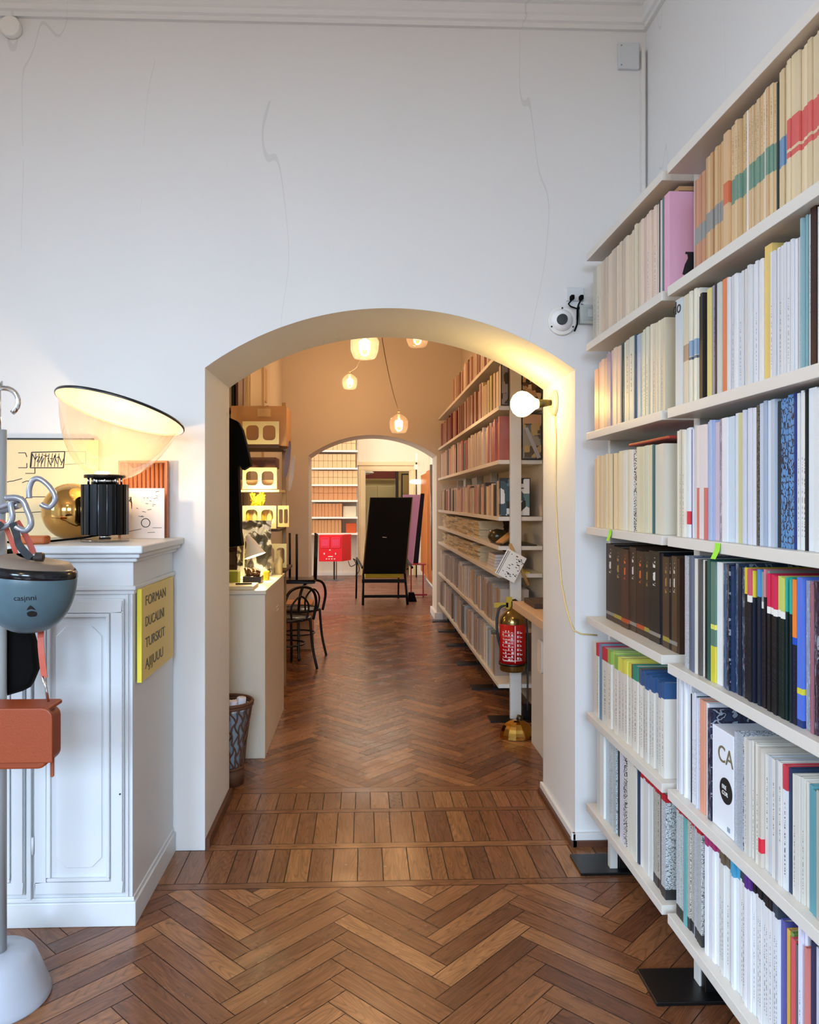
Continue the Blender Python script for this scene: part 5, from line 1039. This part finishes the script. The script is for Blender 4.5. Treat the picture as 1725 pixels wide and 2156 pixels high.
# ---------------------------------------------------------------- chairs in the middle room
BW = M('bentwood_black', '0b0a0b', .3)
def bent_chair(lab, loc, rz):
    t = thing('bentwood_chair', lab, 'chair', loc, None, (0, 0, rz))
    b = B(); b.tube([(.2*cos(a), .2*sin(a), .45) for a in [2*pi*i/28 for i in range(29)]], .014, 8); b.lathe([(0, .445), (.19, .445), (.19, .455), (0, .455)], (0, 0, 0), 28); obj('seat', b, BW, t, local=True)
    for sx, sy in ((-1, -1), (-1, 1), (1, -1), (1, 1)):
        b = B(); b.tube(curve([(.15*sx, .14*sy, .45), (.165*sx, .155*sy, .2), (.2*sx, .18*sy, .0)]), .012, 8); obj('leg', b, BW, t, local=True)
    b = B(); b.tube([(.155*cos(a), .155*sin(a), .22) for a in [2*pi*i/28 for i in range(29)]], .008, 8); obj('ring_brace', b, BW, t, local=True)
    b = B(); b.tube(curve([(.17, -.16, .44), (.2, -.17, .6), (.21, -.12, .71), (.215, 0, .745), (.21, .12, .71), (.2, .17, .6), (.17, .16, .44)], 7), .013, 8)
    b.tube(curve([(.18, -.08, .45), (.195, -.09, .58), (.205, 0, .66), (.195, .09, .58), (.18, .08, .45)], 6), .009, 8); obj('back_hoop', b, BW, t, local=True)
    return t
bent_chair('black bentwood chair nearest the counter', (-.68, 6.86, 0), radians(-50)); bent_chair('black bentwood chair second from the counter', (-.63, 7.42, 0), radians(-42))
t = thing('upturned_stool', 'black stool turned upside down on the bentwood chairs, legs up', 'stool', (-.57, 7.05, .745))
b = B(); b.box(-.73, -.44, 6.92, 7.2, .762, .785); 
for k in range(4): b.box(-.73, -.44, 6.92+k*.075, 6.95+k*.075, .748, .762)
obj('seat', b, BW, t, .004)
for x, y in ((-.605, 6.94), (-.435, 6.98), (-.69, 7.17), (-.46, 7.19)):
    b = B(); b.tube([(x, y, .78), (x+(.01 if x > -.6 else 0), y, 1.20)], .011, 8); obj('leg', b, BW, t)
cbox(-.80, -.52, 7.7, 8.05, 0, .46, CARDD, 'brown cardboard box on the floor behind the bentwood chairs')
cbox(-.97, -.66, 5.6, 5.9, 0, .30, M('yellow_box', 'c8b060', .6), 'yellowish box on the floor past the counter')
# ---------------------------------------------------------------- far room
t = thing('far_bookcase', 'white open shelving full of cardboard boxes in the far room', 'shelving', (-.8, 15.1, 0))
ZF = [.87, 1.19, 1.52, 1.83, 2.155, 2.50, 2.83]
for z in ZF: obj('shelf', B().box(-1.6, -.11, 14.95, 15.38, z-.035, z), M('far_shelf', 'efe9e2', .4), t)
for x in (-1.6, -.135): obj('side_rail', B().box(x, x+.02, 15.3, 15.38, 0, 3.1), SHW, t)
obj('rail', B().box(-1.135, -1.10, 14.96, 14.99, .87, 1.95), BLK, t)
rr = random.Random(4)
for si, z in enumerate(ZF[:-1]):
    x = -1.06; lim = (-.46 if si == 0 else -.42 if si == 1 else -.19)
    two = si >= 2; bi = 0
    shade = (CARDL, CARDL, CARDD, CARDL, CARDL, CARDL)[si]; shade = (CARD, CARDD, CARDD, CARDL, CARDL, CARDL)[si]
    while x < lim:
        w = rr.uniform(.055, .075) if si < 2 else rr.uniform(.085, .10)
        hs = [(0, .135), (.14, .27)] if two else [(0, .26)]
        for h0, h1 in hs:
            o = obj('cardboard_box', B().box(x, x+w-.005, 15.0, 15.25, z+.0006+h0, z+h1), shade, bev=.001, label=('' if not two else 'lower layer ' if h0 == 0 else 'upper layer ')+'cardboard box, '+nth(bi)+' from left, '+('lowest', 'second', 'third', 'fourth', 'fifth', 'sixth')[si]+' shelf of far shelving', cat='box', group='cardboard boxes, far shelving level %s' % ('one', 'two', 'three', 'four', 'five', 'six')[si])
        x += w; bi += 1
obj('orange_folder', B().box(-.34, -.14, 15.05, 15.2, .8706, 1.06), M('orange_file', 'c2521c', .5), bev=.002, label='orange file box at the right end of the lowest far shelf', cat='file box')
obj('white_box', B().box(-.40, -.14, 15.05, 15.2, 1.1906, 1.40), M('pale_file', 'cfc8b0', .5), bev=.002, label='pale grey file box on the second far shelf', cat='file box')
t = thing('red_cabinet', 'bright red metal cabinet on a black pedestal in the far room', 'cabinet', (-.55, 14.4, 0))
RED = M('signal_red', 'd4061c', .35)
b = B(); b.box(-.83, -.40, 14.25, 14.55, .37, .86); b.ext([(-.40, 14.25), (-.235, 14.6), (-.235, 14.75), (-.40, 14.55)], 'z', .37, .86); obj('body', b, RED, t, .003)
PK = M('pink_louvre', 'e0527c', .4)
for x0 in (-.80, -.60):
    d = obj('door', B().box(x0, x0+.175, 14.24, 14.25, .62, .83), RED, t, .002)
    b = B()
    for k in range(7): b.box(x0+.03+k*.017, x0+.038+k*.017, 14.236, 14.24, .66, .79)
    frame_rect(b, x0+.015, x0+.16, .635, .815, 14.24, .005, .003); obj('louvre', b, PK, d)
b = B(); b.box(-.66, -.57, 14.245, 14.25, .455, .47); b.box(-.74, -.72, 14.245, 14.25, .50, .53); b.box(-.53, -.51, 14.245, 14.25, .50, .53); b.box(-.64, -.61, 14.245, 14.25, .575, .59)
for k in range(4): b.box(-.70+k*.05, -.675+k*.05, 14.245, 14.25, .41, .425)
obj('handle_print', b, WHITE, t)
b = B(); b.box(-.565, -.535, 14.4, 14.43, .02, .37); b.box(-.515, -.50, 14.4, 14.43, .02, .37); obj('pedestal', b, BLK, t)
b = B(); b.box(-.72, -.36, 14.39, 14.44, 0, .02); b.box(-.55, -.52, 14.2, 14.6, 0, .02); obj('base', b, M('steel_base', '8a8a8c', .3, .8), t)
# door
CA_ = M('door_casing_cream', 'ddcba4', .5)
b = B()
b.box(-.095, .02, 15.37, 15.4, 0, 2.13); b.box(.95, 1.065, 15.37, 15.4, 0, 2.13); b.box(-.095, 1.065, 15.365, 15.4, 2.131, 2.22); b.box(-.12, 1.09, 15.34, 15.4, 2.221, 2.29); b.box(-.06, -.03, 15.355, 15.37, 0, 2.13); b.box(1.0, 1.03, 15.355, 15.37, 0, 2.13)
b.box(.02, .045, 15.37, 15.55, 0, 2.12); b.box(.925, .95, 15.37, 15.55, 0, 2.12); b.box(.02, .95, 15.37, 15.55, 2.105, 2.13)
struct('door_2', b, CA_, .004)
t = thing('wardrobe', 'pale cream wardrobe seen through the far doorway', 'wardrobe', (.4, 17.6, 0))
b = B(); b.box(-.6, .86, 17.6, 18.0, 0, 1.98); obj('body', b, M('wardrobe_cream', 'b7a877', .5), t)
for x0 in (-.1, .33, ): obj('door', B().box(x0, x0+.40, 17.58, 17.6, .1, 1.85), M('wardrobe_door', 'b0a478', .5), t, .006)
obj('red_banner', B().box(-.3, .8, 17.5, 17.58, 2.02, 2.28), M('dark_red', '5e1c10', .6), label='dark red band above the cream wardrobe beyond the far door', cat='banner')
b = B(); b.lathe([(0, 0), (.14, .03), (.16, .05), (0, .14)], (.08, 16.8, 2.08), 24); obj('ceiling_shade', b, WHITE, label='white lamp shade beyond the far door at top left', cat='lamp shade')
b = B(); b.box(.74, .80, 17.2, 17.4, 0, 2.2); obj('wooden_post', b, M('frame_dark', '2a1a14', .5), label='dark upright post beyond the far door at right', cat='post')
b = B(); frame_rect(b, .83, 1.05, 0, 2.1, 16.6, .03, .03); obj('black_mirror', b, BLK, label='black framed mirror beyond the far door at right', cat='mirror')
# lounge chair
t = thing('lounge_chair', 'tall backed black lounge chair seen from behind, yellow seat', 'chair', (.33, 11.1, 0))
Lk = M('lounge_black', '0d0b0a', .35)
b = B(); bk = [(10.98, .42), (10.72, 1.555)]
def back(x0b, x1b, x0t, x1t, yb0, zb, yt, zt, th):
    P0 = [(x0b, yb0, zb), (x1b, yb0, zb), (x1t, yt, zt), (x0t, yt, zt)]; P1 = [(x, y+th, z) for x, y, z in P0]
    b.face(P0); b.face(P1[::-1])
    for i in range(4): j = (i+1) % 4; b.face([P0[i], P0[j], P1[j], P1[i]])
back(.0, .61, .10, .71, 11.15, .43, 11.05, 1.55, .03); obj('back_panel', b, M('black_leather', '0a0706', .7), t, .006)
b = B(); b.tube([(-.005, 11.16, .42), (.095, 11.06, 1.555), (.715, 11.06, 1.555), (.615, 11.16, .42)], .012, 8); obj('back_frame', b, M('frame_edge', '8a7c66', .3, .5), t)
b = B(); b.tube([(.0, 11.15, .43), (-.005, 10.95, 0)], .018, 8); obj('leg', b, Lk, t)
b = B(); b.tube([(.61, 11.15, .43), (.64, 10.98, 0)], .018, 8); obj('leg', b, Lk, t)
for x in (-.10, .55): b = B(); b.tube([(x, 11.7, .62), (x-.01, 11.72, 0)], .014, 8); obj('leg', b, Lk, t)
b = B(); b.box(-.02, .63, 11.06, 11.10, .31, .36); b.box(.0, .62, 10.99, 11.02, .10, .14); obj('crossbars', b, Lk, t)
for x in (-.07, .66): b = B(); b.tube(curve([(x-.03, 11.7, .62), (x, 11.4, .60), (x+.06, 11.16, .52)]), .018, 8); obj('armrest', b, Lk, t)
obj('yellow_cushion', B().box(.02, .58, 11.2, 11.75, .365, .43), M('cushion_yellow', 'c8ae28', .7), t, .015)
b = B(); b.tube([(.28, 11.095-.03, .975), (.34, 11.06, .97)], .004, 6); obj('tag', b, WHITE, t)
# purple panels and floor lamp
b = B(); b.ext([(.735, .5165), (.775, .5165), (.90, 1.6), (.62, 1.6), (.70, .6)], 'y', 11.9, 11.93); obj('lilac_board', b, M('lilac', 'c39ad0', .5), label='lilac panel leaning behind the lounge chair', cat='panel')
b = B(); b.ext([(.79, .5165), (.87, .5165), (.97, 1.62), (.91, 1.62)], 'y', 12.0, 12.05); obj('black_board', b, M('panel_black', '16101c', .4), label='narrow black panel leaning right of the lilac panel', cat='panel')
b = B(); b.box(.72, .98, 11.85, 12.1, .50, .515); b.box(.74, .76, 11.9, 11.92, 0, .5); b.box(.93, .95, 11.9, 11.92, 0, .5); b.box(.72, 1.0, 11.86, 11.9, .02, .045); obj('red_stand', b, M('red_stand', '9a1420', .4), label='dark red metal stand behind the lounge chair', cat='stand')
b = B(); b.ext([(.66, 0), (.80, 0), (.76, .13), (.68, .13)], 'y', 11.3, 11.42); obj('black_weight', b, BLKM, label='black wedge shaped block on the floor right of the lounge chair', cat='block')
t = thing('spotlight_stand', 'floor lamp with white heads in the far room corner', 'floor lamp', (1.045, 14.95, 0))
b = B(); b.cyl((1.045, 14.95, 0), (1.045, 14.95, 2.35), .014, 10); obj('pole', b, BLK, t)
b = B(); b.lathe([(0, 0), (.12, .02), (.14, .05), (.1, .09), (0, .10)], (1.045, 14.95, 1.83), 20); obj('shade', b, M('shade_glow', 'fff6e8', .4, emit=2.0, ecol=(1, .9, .75)), t)
obj('head', B().box(1.0, 1.08, 14.88, 14.95, 2.12, 2.22), WHITE, t, .01); obj('head', B().box(1.03, 1.07, 14.9, 14.95, 2.26, 2.44), WHITE, t, .008)
# orange panels
OP = M('orange_panel', 'b5652c', .35, vary=.12, bscale=3)
obj('plywood_sheet', B().box(1.02, 1.05, 10.7, 12.3, .26, 1.98), OP, label='tall orange brown panel standing at the right, nearer one', cat='panel')
obj('plywood_sheet', B().box(1.10, 1.13, 12.35, 14.5, .18, 1.99), OP, label='tall orange brown panel standing at the right, farther one', cat='panel')
struct('baseboard_far', B().box(1.2, 1.32, 10.2, 14.5, 0, .25), TR)
t = thing('grey_tube_rack', 'slim grey tubular lamp standing against the far arch right side', 'floor lamp', (.955, 10.3, 0))
b = B(); b.cyl((.955, 10.4, .55), (.93, 10.4, 2.0), .02, 10); obj('tube', b, M('tube_grey', '7c7c80', .3, .6), t); b = B(); b.cyl((.96, 10.4, 0), (.955, 10.4, .55), .01, 8); obj('leg', b, BLK, t)
b = B(); b.tube([(-1.03, 14.9, .87), (-1.03, 14.85, .02)], .02, 8); obj('white_post', b, WHITE, label='white post under the far shelving', cat='post')
b = B(); b.tube(curve([(-.30, 15.2, .3), (-.25, 15.15, .2), (-.15, 15.2, .25), (-.2, 15.15, .35), (-.12, 15.2, .28), (-.08, 15.2, .12), (-.16, 15.1, .01)]), .008, 6); obj('tangled_cable', b, BLK, label='tangled black cable beside the red cabinet near the far door', cat='cable')
# far wall lamp glow on pier: none
print('books', NB[0], 'objects', len(bpy.data.objects))
